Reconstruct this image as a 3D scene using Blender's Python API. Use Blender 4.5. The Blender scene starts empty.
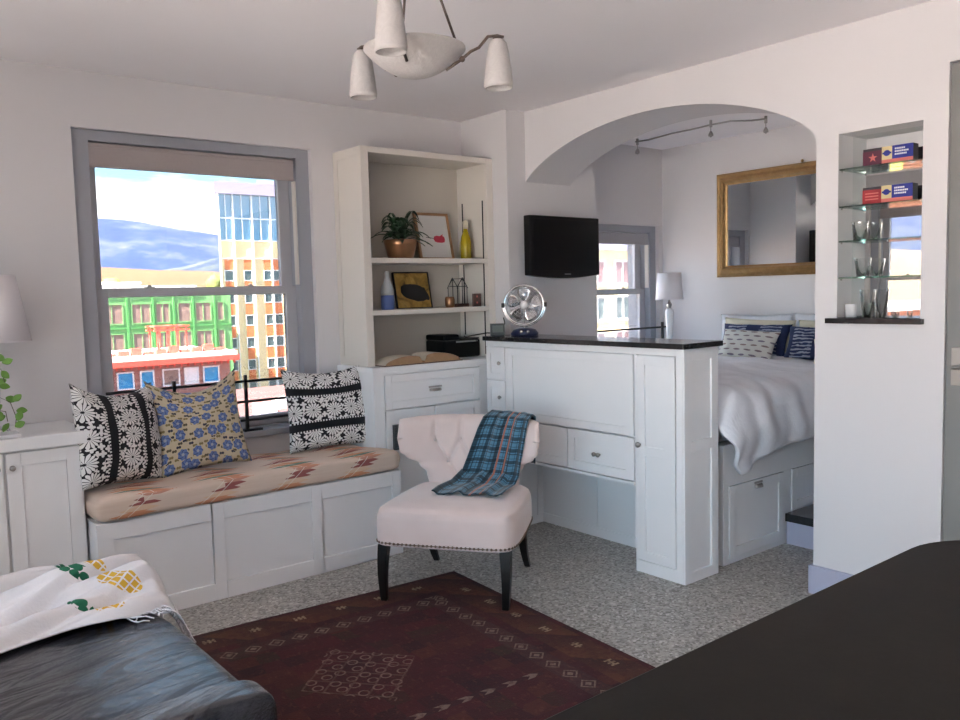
import bpy, bmesh, math, random
from mathutils import Vector, Matrix, noise
random.seed(7)
SC = bpy.context.scene
COL = SC.collection
PI = math.pi
sin, cos = math.sin, math.cos

# ------------------------------------------------------------------ node helpers
class NG:
    def __init__(s, name):
        s.mat = bpy.data.materials.new(name); s.mat.use_nodes = True
        s.nt = s.mat.node_tree; s.nt.nodes.clear()
        s.out = s.nt.nodes.new('ShaderNodeOutputMaterial')
    def n(s, t, **k):
        nd = s.nt.nodes.new(t)
        for a, b in k.items(): setattr(nd, a, b)
        return nd
    def put(s, sock, v):
        if isinstance(v, bpy.types.NodeSocket): s.nt.links.new(v, sock)
        elif v is not None:
            if isinstance(v, (tuple, list)) and len(v) == 3 and sock.type == 'RGBA': v = (*v, 1)
            sock.default_value = v
    def m(s, op, a, b=None, c=None, clamp=False):
        nd = s.n('ShaderNodeMath', operation=op, use_clamp=clamp)
        for i, v in enumerate((a, b, c)):
            if v is not None: s.put(nd.inputs[i], v)
        return nd.outputs[0]
    def add(s, a, b): return s.m('ADD', a, b)
    def sub(s, a, b): return s.m('SUBTRACT', a, b)
    def mul(s, a, b): return s.m('MULTIPLY', a, b)
    def lt(s, a, b): return s.m('LESS_THAN', a, b)
    def gt(s, a, b): return s.m('GREATER_THAN', a, b)
    def band(s, a, lo, hi): return s.mul(s.gt(a, lo), s.lt(a, hi))
    def frac(s, a): return s.m('FRACT', a)
    def mx(s, a, b): return s.m('MAXIMUM', a, b)
    def uv(s):
        t = s.n('ShaderNodeTexCoord'); x = s.n('ShaderNodeSeparateXYZ'); s.nt.links.new(t.outputs['UV'], x.inputs[0])
        return t.outputs['UV'], x.outputs[0], x.outputs[1]
    def obj(s):
        t = s.n('ShaderNodeTexCoord'); x = s.n('ShaderNodeSeparateXYZ'); s.nt.links.new(t.outputs['Object'], x.inputs[0])
        return t.outputs['Object'], x.outputs[0], x.outputs[1], x.outputs[2]
    def xyz(s, x=0., y=0., z=0.):
        nd = s.n('ShaderNodeCombineXYZ')
        for i, v in enumerate((x, y, z)): s.put(nd.inputs[i], v)
        return nd.outputs[0]
    def mix(s, f, a, b, mode='MIX'):
        nd = s.n('ShaderNodeMix', data_type='RGBA', blend_type=mode)
        s.put(nd.inputs[0], f); s.put(nd.inputs[6], a); s.put(nd.inputs[7], b)
        return nd.outputs[2]
    def noise(s, vec=None, scale=5., detail=3., rough=.5, dist=0.):
        nd = s.n('ShaderNodeTexNoise'); s.put(nd.inputs['Vector'], vec)
        nd.inputs['Scale'].default_value = scale; nd.inputs['Detail'].default_value = detail
        nd.inputs['Roughness'].default_value = rough; nd.inputs['Distortion'].default_value = dist
        return nd.outputs[0]
    def ramp(s, f, stops, interp='LINEAR'):
        nd = s.n('ShaderNodeValToRGB'); cr = nd.color_ramp; cr.interpolation = interp
        while len(cr.elements) < len(stops): cr.elements.new(.5)
        for e, (p, c) in zip(cr.elements, stops): e.position = p; e.color = (*c, 1)
        s.put(nd.inputs[0], f); return nd.outputs[0]
    def cell(s, vec, scale, rand=.6):
        """flower cells: returns distance to cell centre, angle, random value"""
        v = s.n('ShaderNodeTexVoronoi', voronoi_dimensions='2D'); v.inputs['Scale'].default_value = scale
        v.inputs['Randomness'].default_value = rand; s.put(v.inputs['Vector'], vec)
        sb = s.n('ShaderNodeVectorMath', operation='SUBTRACT'); s.put(sb.inputs[0], vec); s.nt.links.new(v.outputs['Position'], sb.inputs[1])
        sp = s.n('ShaderNodeSeparateXYZ'); s.nt.links.new(sb.outputs[0], sp.inputs[0])
        cs = s.n('ShaderNodeSeparateColor'); s.nt.links.new(v.outputs['Color'], cs.inputs[0])
        x, y = sp.outputs[0], sp.outputs[1]
        r = s.m('SQRT', s.add(s.mul(x, x), s.mul(y, y)))
        return r, s.m('ARCTAN2', y, x), cs.outputs[0]
    def bsdf(s, color, rough=.5, metal=0., spec=None, bump=None, bstr=.2, bdist=.01, sheen=0., coat=0., cr=.03, trans=0., emis=None, es=0., ior=None, sss=0.):
        b = s.n('ShaderNodeBsdfPrincipled')
        s.put(b.inputs['Base Color'], color); s.put(b.inputs['Roughness'], rough); s.put(b.inputs['Metallic'], metal)
        if spec is not None: b.inputs['Specular IOR Level'].default_value = spec
        if sheen: b.inputs['Sheen Weight'].default_value = sheen
        if coat: b.inputs['Coat Weight'].default_value = coat; b.inputs['Coat Roughness'].default_value = cr
        if trans: b.inputs['Transmission Weight'].default_value = trans
        if ior: b.inputs['IOR'].default_value = ior
        if bump is not None:
            bp = s.n('ShaderNodeBump'); bp.inputs['Strength'].default_value = bstr; bp.inputs['Distance'].default_value = bdist
            s.put(bp.inputs['Height'], bump); s.nt.links.new(bp.outputs[0], b.inputs['Normal'])
        s.nt.links.new(b.outputs[0], s.out.inputs[0]); return b

def simple(name, col, rough=.5, metal=0., nscale=None, namt=.06, bscale=None, bstr=.1, bdist=.005, **k):
    g = NG(name); c = col; o = g.obj()[0]
    if nscale: 
        f = g.noise(o, nscale, 4); c = g.mix(f, tuple(max(0, v*(1-namt)) for v in col), tuple(min(1, v*(1+namt)) for v in col))
    bp = g.noise(o, bscale, 4) if bscale else None
    g.bsdf(c, rough, metal, bump=bp, bstr=bstr, bdist=bdist, **k)
    return g.mat

M = {}
M['wall'] = simple('wall_paint', (.70, .678, .688), .75, nscale=3, namt=.015, bscale=14, bstr=.25, bdist=.004)
M['ceiling'] = simple('ceiling_paint', (.93, .90, .92), .8, nscale=3, namt=.015, bscale=10, bstr=.2, bdist=.004)
M['white'] = simple('white_cabinet_paint', (.86, .855, .865), .38, nscale=6, namt=.015, bscale=30, bstr=.05, bdist=.002)
M['cream_white'] = simple('bookcase_paint', (.74, .69, .63), .42, nscale=6, namt=.015, bscale=30, bstr=.05, bdist=.002)
M['greige'] = simple('shaded_bookcase_back', (.56, .52, .46), .5, nscale=6, namt=.02)  # back panel darkened: shade inside the bookcase is put into the colour
M['casing'] = simple('grey_window_paint', (.36, .37, .41), .45, nscale=8, namt=.03)
M['sash'] = simple('grey_sash_paint', (.44, .44, .47), .42, nscale=8, namt=.03)
M['bluegrey'] = simple('blue_grey_trim_paint', (.42, .43, .55), .5, nscale=8, namt=.02)
M['doorgrey'] = simple('grey_door_paint', (.22, .22, .215), .5, nscale=8, namt=.03)
M['blind'] = simple('roller_blind_fabric', (.40, .35, .34), .9, nscale=60, namt=.05, bscale=200, bstr=.2, bdist=.001)
M['blindlight'] = simple('pale_roller_blind', (.42, .41, .43), .9, nscale=60, namt=.05)
M['iron'] = simple('black_iron', (.012, .012, .014), .45, metal=.3)
M['chrome'] = simple('chrome', (.75, .75, .77), .12, metal=1.)
M['nickel'] = simple('brushed_nickel', (.42, .40, .38), .3, metal=1.)
M['black'] = simple('black_plastic', (.006, .006, .007), .42, spec=.25)
M['blackmatte'] = simple('black_matte', (.01, .01, .012), .55)
M['screen'] = simple('black_screen', (.004, .004, .006), .3, spec=.2)
M['darkwood'] = simple('dark_leg_wood', (.010, .007, .006), .3, nscale=20, namt=.3)
M['dark_gap'] = simple('dark_recess', (.02, .02, .02), .9)
M['copper'] = simple('hammered_copper', (.36, .19, .10), .3, metal=.9, nscale=12, namt=.4, bscale=40, bstr=.3)
M['greenleaf'] = simple('dark_leaf', (.018, .055, .022), .4, nscale=14, namt=.4)
M['vineleaf'] = simple('bright_vine_leaf', (.16, .34, .06), .45, nscale=20, namt=.4)
M['stem'] = simple('brown_stem', (.10, .08, .04), .7)
M['paper'] = simple('white_paper', (.72, .70, .68), .8)
M['shade'] = simple('white_lamp_shade', (.80, .76, .79), .85, bscale=180, bstr=.1, bdist=.001)
M['ceramic'] = simple('white_ceramic', (.8, .8, .82), .2)
M['cream_linen'] = simple('cream_linen', (.74, .66, .50), .9, nscale=30, namt=.04, bscale=7, bstr=.5, bdist=.02)
M['white_linen'] = simple('white_linen', (.87, .87, .92), .9, nscale=10, namt=.02, bscale=6, bstr=.4, bdist=.02)
M['lace'] = simple('white_lace', (.80, .79, .82), .9, bscale=60, bstr=.8, bdist=.01)
M['mattress'] = simple('mattress_fabric', (.76, .74, .72), .9)
M['navyplastic'] = simple('dark_blue_plastic', (.012, .018, .06), .3)
M['bronze'] = simple('dark_bronze', (.14, .11, .10), .4, metal=.8)
M['brass'] = simple('brass', (.45, .30, .12), .3, metal=1.)

def glass(name, col=(1, 1, 1), gl=.08, rough=.02, tintamt=None):
    g = NG(name); t = g.n('ShaderNodeBsdfTransparent'); t.inputs[0].default_value = (*col, 1)
    gs = g.n('ShaderNodeBsdfGlossy'); gs.inputs['Roughness'].default_value = rough
    fr = g.n('ShaderNodeFresnel'); fr.inputs[0].default_value = 1.5
    f = g.add(g.mul(fr.outputs[0], .8), gl * .2)
    mx = g.n('ShaderNodeMixShader'); g.put(mx.inputs[0], f)
    g.nt.links.new(t.outputs[0], mx.inputs[1]); g.nt.links.new(gs.outputs[0], mx.inputs[2])
    g.nt.links.new(mx.outputs[0], g.out.inputs[0]); return g.mat
M['windowglass'] = glass('view_dimming_glass', (.44, .44, .445), .02)  # grey tint added to hold the bright outdoors down against the room
M['paleglass'] = glass('lightly_tinted_window_glass', (.90, .90, .90), .02)
M['clearglass'] = glass('clear_window_glass', (.97, .97, .97), .02)
M['shelfglass'] = glass('green_shelf_glass', (.80, .92, .86), .3)
M['cupglass'] = glass('drinking_glass', (.955, .97, .965), .3)
M['yellowglass'] = simple('yellow_bottle_glass', (.55, .42, .02), .12, trans=.35)

def g_mirror():
    g = NG('mirror_silver'); b = g.n('ShaderNodeBsdfGlossy'); b.inputs[0].default_value = (.86, .89, .88, 1); b.inputs['Roughness'].default_value = .01
    g.nt.links.new(b.outputs[0], g.out.inputs[0]); return g.mat
M['mirror'] = g_mirror()

def frosted(name, col, tr=.35):
    g = NG(name); o = g.obj()[0]
    b = g.n('ShaderNodeBsdfPrincipled'); b.inputs['Roughness'].default_value = .35
    nz = g.noise(o, 22, 4, .65, 3.); g.put(b.inputs['Base Color'], g.mix(nz, tuple(v*.62 for v in col), tuple(v*1.12 for v in col)))
    bp = g.n('ShaderNodeBump'); bp.inputs['Strength'].default_value = .6; bp.inputs['Distance'].default_value = .004
    g.put(bp.inputs['Height'], nz); g.nt.links.new(bp.outputs[0], b.inputs['Normal'])
    t = g.n('ShaderNodeBsdfTranslucent'); t.inputs[0].default_value = (.9, .88, .86, 1)
    mx = g.n('ShaderNodeMixShader'); mx.inputs[0].default_value = tr
    g.nt.links.new(b.outputs[0], mx.inputs[1]); g.nt.links.new(t.outputs[0], mx.inputs[2]); g.nt.links.new(mx.outputs[0], g.out.inputs[0])
    return g.mat
M['frost'] = frosted('frosted_white_glass', (.62, .59, .585))

def m_floor():
    g = NG('speckled_terrazzo'); o = g.obj()[0]
    v = g.n('ShaderNodeTexVoronoi'); v.inputs['Scale'].default_value = 95; g.put(v.inputs['Vector'], o)
    cs = g.n('ShaderNodeSeparateColor'); g.nt.links.new(v.outputs['Color'], cs.inputs[0])
    c = g.ramp(cs.outputs[0], [(0, (.17, .155, .14)), (.16, (.30, .285, .26)), (.45, (.42, .40, .37)), (.75, (.50, .475, .44)), (.93, (.68, .66, .63))], 'CONSTANT')
    c = g.mix(g.mul(g.noise(o, 1.6, 3), .35), c, (.34, .32, .29))
    g.bsdf(c, .42, bump=cs.outputs[0], bstr=.05, bdist=.002); return g.mat
M['floor'] = m_floor()

def m_counter():
    g = NG('black_stone'); o = g.obj()[0]
    g.bsdf(g.mix(g.noise(o, 60, 3), (.008, .008, .010), (.035, .033, .034)), .16, bump=g.noise(o, 8, 2), bstr=.05); return g.mat
M['counter'] = m_counter()
def m_table():
    g = NG('black_brown_table_wood'); o = g.obj()[0]
    c = g.mix(g.noise(o, 9, 4, .6), (.010, .009, .008), (.022, .017, .014))
    g.bsdf(c, .5, spec=.12, bump=g.noise(o, 40, 3), bstr=.1, bdist=.002); return g.mat
M['table'] = m_table()

def m_leather():
    g = NG('black_leather'); o, x, y, z = g.obj()
    w = g.noise(g.xyz(g.mul(g.add(x, g.mul(y, .5)), 1.3), g.mul(g.sub(y, g.mul(x, .35)), 5.), z), 1.9, 3, .45, 1.2)
    fine = g.noise(o, 140, 2)
    g.bsdf(g.mix(g.noise(o, 4, 2), (.010, .010, .014), (.022, .022, .030)), .24, spec=.8, coat=.5, cr=.25, bump=g.add(w, g.mul(fine, .04)), bstr=.75, bdist=.045); return g.mat
M['leather'] = m_leather()

def m_velvet():
    g = NG('blush_velvet'); o = g.obj()[0]
    g.bsdf(g.mix(g.noise(o, 7, 3), (.70, .55, .51), (.80, .66, .62)), .85, sheen=.5, bump=g.noise(o, 300, 2), bstr=.15, bdist=.001); return g.mat
M['velvet'] = m_velvet()

def m_mum(rot):
    """black cotton embroidered with white many-petalled flowers; black bands run across"""
    g = NG('black_white_floral_cotton' + ('' if rot else '_banded')); u0, u, v = g.uv()
    s = u if rot else v
    r, a, rnd = g.cell(g.xyz(u, v, 0), 4.6, .35)
    big = g.lt(r, g.add(.088, g.mul(g.m('COSINE', g.mul(a, 15.)), .012)))
    gap = g.mul(g.gt(g.m('ABSOLUTE', g.m('COSINE', g.mul(a, 7.5))), .34), g.gt(r, .012))
    flower = g.mul(big, gap)
    r2, a2, rn2 = g.cell(g.xyz(g.add(u, .31), g.add(v, .17), 0), 14., .8)
    leaf = g.lt(r2, g.mul(g.add(.55, g.mul(g.m('ABSOLUTE', g.m('COSINE', g.mul(a2, 2.))), .6)), .031))
    leaf = g.mul(leaf, g.gt(r, .098))
    zig = g.mul(g.gt(g.m('SINE', g.mul(v if rot else u, 190.)), 0.), 1.)
    white = g.mx(flower, leaf)
    def bandm(lo, hi): return g.band(s, lo, hi)
    bands = g.mx(bandm(.235, .325), bandm(.675, .765))
    edge = g.mx(g.mx(bandm(.215, .235), bandm(.325, .345)), g.mx(bandm(.655, .675), bandm(.765, .785)))
    white = g.mul(white, g.sub(1., bands)); white = g.mul(white, g.sub(1., edge)); white = g.mx(white, g.mul(edge, zig))
    c = g.mix(white, (.012, .011, .014), (.80, .78, .76))
    g.bsdf(c, .9, bump=white, bstr=.4, bdist=.004); return g.mat
M['mum_v'] = m_mum(True); M['mum_h'] = m_mum(False)

def m_bluefloral():
    g = NG('beige_blue_floral_cotton'); u0, u, v = g.uv()
    vec = g.xyz(u, v, 0)
    r, a, rn = g.cell(vec, 6.0, .55)
    rr = g.add(.056, g.mul(g.m('COSINE', g.mul(a, 7.)), .005))
    fl = g.lt(r, rr); ce = g.lt(r, .016); inner = g.lt(g.m('ABSOLUTE', g.m('SINE', g.add(g.mul(a, 2.5), g.mul(r, 60.)))), .3)
    r2, a2, rn2 = g.cell(g.xyz(g.add(u, .4), g.add(v, .23), 0), 15., .9)
    sp = g.mul(g.lt(r2, g.mul(g.add(.3, g.m('ABSOLUTE', g.m('COSINE', a2))), .02)), g.gt(r, .064))
    c = g.mix(g.noise(vec, 9, 3), (.50, .41, .27), (.60, .51, .36))
    c = g.mix(sp, c, g.ramp(rn2, [(0, (.10, .085, .05)), (.4, (.22, .17, .07)), (.75, (.04, .04, .06))], 'CONSTANT'))
    c = g.mix(fl, c, g.mix(inner, (.13, .19, .40), (.035, .05, .17)))
    c = g.mix(ce, c, (.35, .38, .45))
    g.bsdf(c, .9, bump=g.noise(vec, 250, 2), bstr=.1); return g.mat
M['bluefloral'] = m_bluefloral()

def m_ikat():
    """beige cloth with clusters of long pointed streaks; uv in metres (u along, v across)"""
    g = NG('southwestern_stripe_cloth'); u0, u, v = g.uv()
    vec = g.xyz(u, v, 0)
    row = g.m('FLOOR', g.mul(v, 44.)); fr = g.frac(g.mul(v, 44.))
    wn = g.n('ShaderNodeTexWhiteNoise', noise_dimensions='1D'); g.put(wn.inputs['W'], row); rnd = wn.outputs['Value']
    tri = g.m('PINGPONG', v, .11)
    ph = g.frac(g.add(g.add(g.mul(u, 2.55), g.mul(tri, 3.2)), g.mul(rnd, .16)))
    ln = g.add(.38, g.mul(rnd, .34))
    along = g.m('DIVIDE', ph, ln)
    taper = g.mul(g.sub(1., g.m('ABSOLUTE', g.sub(g.mul(along, 2.), 1.))), 1.6)
    st = g.mul(g.lt(along, 1.), g.lt(g.m('ABSOLUTE', g.sub(g.mul(fr, 2.), 1.)), taper))
    gate = g.gt(g.noise(g.xyz(g.mul(g.m('FLOOR', g.mul(u, 2.55)), 3.7), g.mul(row, .45), 0), 1.3, 1), .33)
    st = g.mul(st, gate)
    rp = g.frac(g.mul(v, 5.2))
    col = g.ramp(rp, [(0, (.62, .26, .15)), (.22, (.10, .22, .16)), (.34, (.66, .28, .14)), (.55, (.72, .50, .34)), (.68, (.28, .05, .05)), (.86, (.50, .22, .16))], 'CONSTANT')
    base = g.mix(g.noise(g.xyz(g.mul(u, 1.5), g.mul(v, 30.), 0), 3, 3), (.66, .50, .40), (.76, .62, .52))
    c = g.mix(g.mul(st, .9), base, col)
    lnw = g.frac(g.add(g.mul(u, 2.55), g.mul(tri, 3.2)))
    wl = g.mx(g.lt(g.m('ABSOLUTE', g.sub(lnw, .04)), .006), g.lt(g.m('ABSOLUTE', g.sub(lnw, .16)), .006))
    c = g.mix(g.mul(wl, .8), c, (.82, .78, .70))
    g.bsdf(c, .9, bump=g.noise(vec, 200, 2), bstr=.15, bdist=.002); return g.mat
M['ikat'] = m_ikat()

def m_plaid():
    g = NG('blue_tartan_wool'); u0, u, v = g.uv()      # uv in metres
    def cloth(t):
        f = g.frac(g.mul(t, 15.))
        return g.ramp(f, [(0, (.22, .22, .22)), (.30, (1, 1, 1)), (.42, (.22, .22, .22)), (.50, (1, 1, 1)), (.80, (.5, .5, .5)), (.86, (1, 1, 1))], 'CONSTANT')
    d = g.mix(1., cloth(u), cloth(v), 'MULTIPLY')
    base = g.mix(g.noise(g.xyz(u, v, 0), 40, 2), (.07, .20, .30), (.10, .26, .38))
    c = g.mix(1., base, d, 'MULTIPLY'); c = g.mix(.10, c, (.10, .20, .28))
    lines = g.mx(g.band(u, .158, .170), g.band(u, .205, .215))
    c = g.mix(lines, c, (.42, .14, .09))
    g.bsdf(c, .95, sheen=.3, bump=g.noise(g.xyz(u, v, 0), 400, 2), bstr=.3, bdist=.002); return g.mat
M['plaid'] = m_plaid()

def m_rug():
    g = NG('maroon_tribal_rug'); o, x, y, z = g.obj()
    W, L = .95, 1.35                                   # half sizes
    ax, ay = g.m('ABSOLUTE', x), g.m('ABSOLUTE', y)
    dx, dy = g.sub(W, ax), g.sub(L, ay); e = g.m('MINIMUM', dx, dy)
    nz = g.noise(g.xyz(g.mul(x, 1.), g.mul(y, 4.), 0), 14, 4, .7)
    base = g.mix(nz, (.028, .004, .006), (.060, .008, .011))
    # mottled squares of the field
    v = g.n('ShaderNodeTexVoronoi', voronoi_dimensions='2D', distance='CHEBYCHEV'); v.inputs['Scale'].default_value = 11; v.inputs['Randomness'].default_value = .35
    g.put(v.inputs['Vector'], o); cs = g.n('ShaderNodeSeparateColor'); g.nt.links.new(v.outputs['Color'], cs.inputs[0])
    c = g.mix(g.mul(cs.outputs[0], .7), base, g.ramp(cs.outputs[1], [(0, (.070, .008, .012)), (.4, (.018, .005, .008)), (.65, (.080, .020, .012)), (.85, (.030, .022, .010))], 'CONSTANT'))
    # outer border: rows of small comb motifs
    t = g.add(x, y)
    def comb(coord, across, lo, hi, per, f=.26):
        ph = g.frac(g.m('DIVIDE', coord, per)); inn = g.lt(ph, f)
        teeth = g.gt(g.m('SINE', g.mul(coord, 2*PI/.022)), -.1)
        ring = g.mx(g.lt(g.m('ABSOLUTE', g.sub(across, (lo+hi)/2)), .006), teeth)
        return g.mul(g.mul(inn, ring), g.band(across, lo, hi))
    m1 = g.mul(comb(y, dx, .085, .125, .21), g.gt(dy, .15)); m2 = g.mul(comb(x, dy, .085, .125, .21), g.gt(dx, .15))
    outer = g.mx(m1, m2)
    c = g.mix(g.mul(g.band(e, .03, .20), .6), c, g.mix(g.frac(g.mul(t, 3.3)), (.13, .045, .018), (.035, .014, .010)))
    c = g.mix(g.mul(outer, .5), c, (.50, .38, .24))
    # inner border of hooked diamonds
    def hooks(coord, across, mid, per):
        ph = g.sub(g.mul(g.frac(g.m('DIVIDE', coord, per)), 2.), 1.)
        dd = g.add(g.mul(g.m('ABSOLUTE', ph), per*.5), g.m('ABSOLUTE', g.sub(across, mid)))
        return g.mx(g.band(dd, .030, .040), g.mul(g.lt(dd, .016), 1.))
    h = g.mx(g.mul(hooks(y, dx, .30, .105), g.gt(dy, .25)), g.mul(hooks(x, dy, .30, .105), g.gt(dx, .25)))
    c = g.mix(g.mul(g.band(e, .25, .35), .6), c, g.mix(g.noise(o, 12, 3), (.085, .040, .036), (.030, .014, .016))); c = g.mix(g.mul(h, .28), c, (.55, .42, .32))
    # cross bands and square medallions in the field
    yy = g.sub(g.mul(g.frac(g.add(g.mul(y, 1.15), .35)), 2.), 1.)
    inside = g.gt(e, .38)
    bandm = g.mul(g.lt(g.m('ABSOLUTE', yy), .04), inside)
    tw = g.gt(g.m('SINE', g.add(g.mul(x, 62.), g.mul(g.m('ABSOLUTE', yy), 40.))), .35)
    c = g.mix(g.mul(bandm, .6), c, (.03, .010, .014)); c = g.mix(g.mul(g.mul(bandm, tw), .30), c, (.55, .42, .34))
    lat = g.mx(g.lt(g.m('ABSOLUTE', g.sub(g.frac(g.mul(g.add(x, y), 8.)), .5)), .05), g.lt(g.m('ABSOLUTE', g.sub(g.frac(g.mul(g.sub(x, y), 8.)), .5)), .05))
    med = g.mul(g.lt(g.add(g.m('ABSOLUTE', g.mul(x, 1.2)), g.mul(g.m('ABSOLUTE', g.sub(g.m('ABSOLUTE', yy), 1.)), .45)), .30), inside)
    dots, da, dr = g.cell(o, 15., .25)
    ring = g.band(dots, .016, .023)
    c = g.mix(g.mul(g.mul(med, g.mx(ring, g.mul(lat, .4))), .30), c, (.50, .36, .30))
    wear = g.gt(g.noise(o, 34, 4, .7), .53)
    c = g.mix(g.mul(wear, .45), c, base)
    spk = g.gt(g.noise(g.xyz(g.mul(x, 1.), g.mul(y, .6), 3.), 46, 3, .7), .60)
    c = g.mix(g.mul(spk, .35), c, (.13, .045, .030))
    g.bsdf(c, .95, bump=g.noise(o, 180, 3), bstr=.6, bdist=.006); return g.mat
M['rug'] = m_rug()

def m_throw():
    """white cotton with woven pineapples (uv in metres)"""
    g = NG('white_throw_with_pineapples'); u0, u, v = g.uv()
    c = g.mix(g.noise(g.xyz(u, v, 0), 30, 3), (.76, .73, .75), (.83, .81, .82))
    def ell(cx, cy, rx, ry, ang=0.):
        a, b = g.sub(u, cx), g.sub(v, cy)
        p = g.m('DIVIDE', g.add(g.mul(a, cos(ang)), g.mul(b, sin(ang))), rx); q = g.m('DIVIDE', g.sub(g.mul(b, cos(ang)), g.mul(a, sin(ang))), ry)
        return g.add(g.mul(p, p), g.mul(q, q))
    lat = g.mx(g.lt(g.m('ABSOLUTE', g.sub(g.frac(g.mul(g.add(u, v), 26.)), .5)), .10), g.lt(g.m('ABSOLUTE', g.sub(g.frac(g.mul(g.sub(u, v), 26.)), .5)), .10))
    vo = g.n('ShaderNodeTexVoronoi', voronoi_dimensions='2D'); vo.inputs['Scale'].default_value = 34; g.put(vo.inputs['Vector'], g.xyz(u, v, 0)); sp = g.lt(vo.outputs['Distance'], .55)
    for (cx, cy, rx, ry, an) in PINE:
        body = g.mul(g.lt(ell(cx, cy, rx, ry, an), 1.), g.sub(1., lat))
        c = g.mix(body, c, (.74, .44, .05))
        k = rx*1.95
        leaf = g.mul(g.lt(ell(cx-k*cos(an), cy-k*sin(an), rx*.90, ry*.75, an), 1.), sp)
        c = g.mix(leaf, c, (.015, .15, .08))
    g.bsdf(c, .95, bump=g.noise(g.xyz(u, v, 0), 120, 3), bstr=.3, bdist=.003); return g.mat

def m_shibori():
    g = NG('navy_shibori_cotton'); u0, u, v = g.uv()
    f = g.m('ABSOLUTE', g.sub(g.mul(g.frac(g.mul(u, 2.)), 2.), 1.))
    st = g.m('SINE', g.add(g.mul(v, 62.), g.mul(g.noise(g.xyz(u, g.mul(v, 2.), 0), 9, 3), 8.)))
    m = g.mul(g.gt(g.add(st, g.mul(g.noise(g.xyz(g.mul(u, 6.), g.mul(v, 20.), 0), 3, 4), 1.6)), 1.15), g.lt(f, .62))
    c = g.mix(g.mul(m, .55), g.mix(g.noise(u0, 5, 3), (.010, .016, .055), (.03, .045, .13)), (.58, .60, .70))
    g.bsdf(c, .9); return g.mat
M['shibori'] = m_shibori()
def m_dash():
    g = NG('cream_cotton_with_dashes'); u0, u, v = g.uv()
    row = g.m('FLOOR', g.mul(v, 6.)); off = g.mul(g.m('MODULO', row, 2.), .5)
    a = g.frac(g.add(g.mul(u, 5.), off)); b = g.frac(g.mul(v, 6.))
    dx, dy = g.m('DIVIDE', g.sub(a, .5), .36), g.m('DIVIDE', g.sub(b, .5), .2)
    e = g.lt(g.add(g.mul(dx, dx), g.add(g.mul(dy, dy), g.mul(g.noise(u0, 50, 2), .5))), 1.)
    c = g.mix(e, (.66, .63, .58), g.mix(g.frac(g.mul(v, 1.9)), (.20, .17, .22), (.30, .20, .16)))
    g.bsdf(c, .9); return g.mat
M['dash'] = m_dash()
def m_gilt():
    g = NG('gilt_frame'); o = g.obj()[0]
    c = g.mix(g.noise(o, 22, 4, .7), (.26, .14, .05), (.55, .36, .17))
    g.bsdf(c, .36, metal=.7, bump=g.noise(o, 60, 3), bstr=.35, bdist=.003); return g.mat
M['gilt'] = m_gilt()
M['wood_frame'] = simple('light_wood_frame', (.38, .21, .10), .5, nscale=20, namt=.2)
def m_gold_ground():
    g = NG('golden_painted_ground'); o = g.obj()[0]
    g.bsdf(g.ramp(g.noise(o, 9, 4, .6, 1.), [(.3, (.10, .055, .015)), (.45, (.42, .25, .05)), (.6, (.58, .38, .10)), (.75, (.20, .13, .03))]), .6); return g.mat
M['gold_ground'] = m_gold_ground()
M['pink_paint'] = simple('pink_red_paint', (.62, .05, .09), .7, nscale=60, namt=.3)
M['pages'] = simple('brown_page_edges', (.38, .23, .13), .85, nscale=40, namt=.2, bscale=120, bstr=.4)
M['pagetop'] = simple('book_pages', (.62, .55, .45), .85, nscale=30, namt=.05)
M['bottleblue'] = simple('blue_glaze', (.10, .15, .36), .3)
M['bottlegrey'] = simple('grey_white_glaze', (.45, .47, .48), .3)
M['brown'] = simple('brown_photo', (.10, .05, .04), .4, nscale=60, namt=.8)
M['lcd'] = simple('grey_lcd', (.14, .17, .16), .3)
M['greyplastic'] = simple('dark_grey_plastic', (.07, .08, .08), .4)
M['redbox'] = simple('red_box_card', (.32, .02, .03), .5, nscale=20, namt=.3)
M['darkredbox'] = simple('dark_red_box_card', (.09, .015, .04), .5)
M['bluebox'] = simple('blue_box_card', (.015, .025, .25), .5)
M['creambox'] = simple('cream_box_card', (.62, .52, .28), .5)
M['pinkbox'] = simple('pink_box_card', (.62, .16, .14), .5)
M['boxend'] = simple('dark_box_end', (.03, .03, .04), .5)
M['whiteink'] = simple('white_print', (.75, .75, .8), .6)
M['silver'] = simple('silver_print', (.3, .3, .32), .4)
M['fringe'] = simple('white_cotton_fringe', (.80, .78, .80), .95)
M['nails'] = simple('bronze_nailheads', (.22, .15, .11), .3, metal=1.)
M['grille'] = simple('dark_grille', (.05, .05, .055), .5)
# outdoors
def ext(name, col, rough=.8, **k): return simple(name, col, rough, **k)
M['x_green'] = ext('green_sheathing', (.19, .42, .16), nscale=.6, namt=.12)
M['x_greendark'] = ext('dark_green_sheathing', (.10, .34, .10))
M['x_open'] = ext('brown_window_opening', (.30, .20, .17), nscale=1.5, namt=.4)
M['x_white'] = ext('white_roof', (.85, .84, .82))
M['x_brick'] = ext('pale_red_brick', (.40, .19, .16), nscale=1, namt=.2)
M['x_pinkroof'] = ext('pink_roof_membrane', (.16, .07, .065), nscale=.4, namt=.1)
M['x_red'] = ext('red_scaffold_paint', (.70, .10, .07))
M['x_turq'] = ext('blue_tarpaulin', (.05, .32, .62), .5)
M['x_beige'] = ext('beige_stucco', (.82, .65, .38), nscale=.5, namt=.06)
M['x_orange'] = ext('orange_panel', (.66, .20, .08))
M['x_winframe'] = ext('white_window_frame', (.85, .84, .86), .5)
M['x_lav'] = ext('pale_metal_cap', (.36, .33, .45), .5)
M['x_redglass'] = ext('maroon_curtained_window', (.30, .16, .17), .4)
M['x_asphalt'] = ext('asphalt', (.15, .14, .135), nscale=.3, namt=.1)
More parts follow.
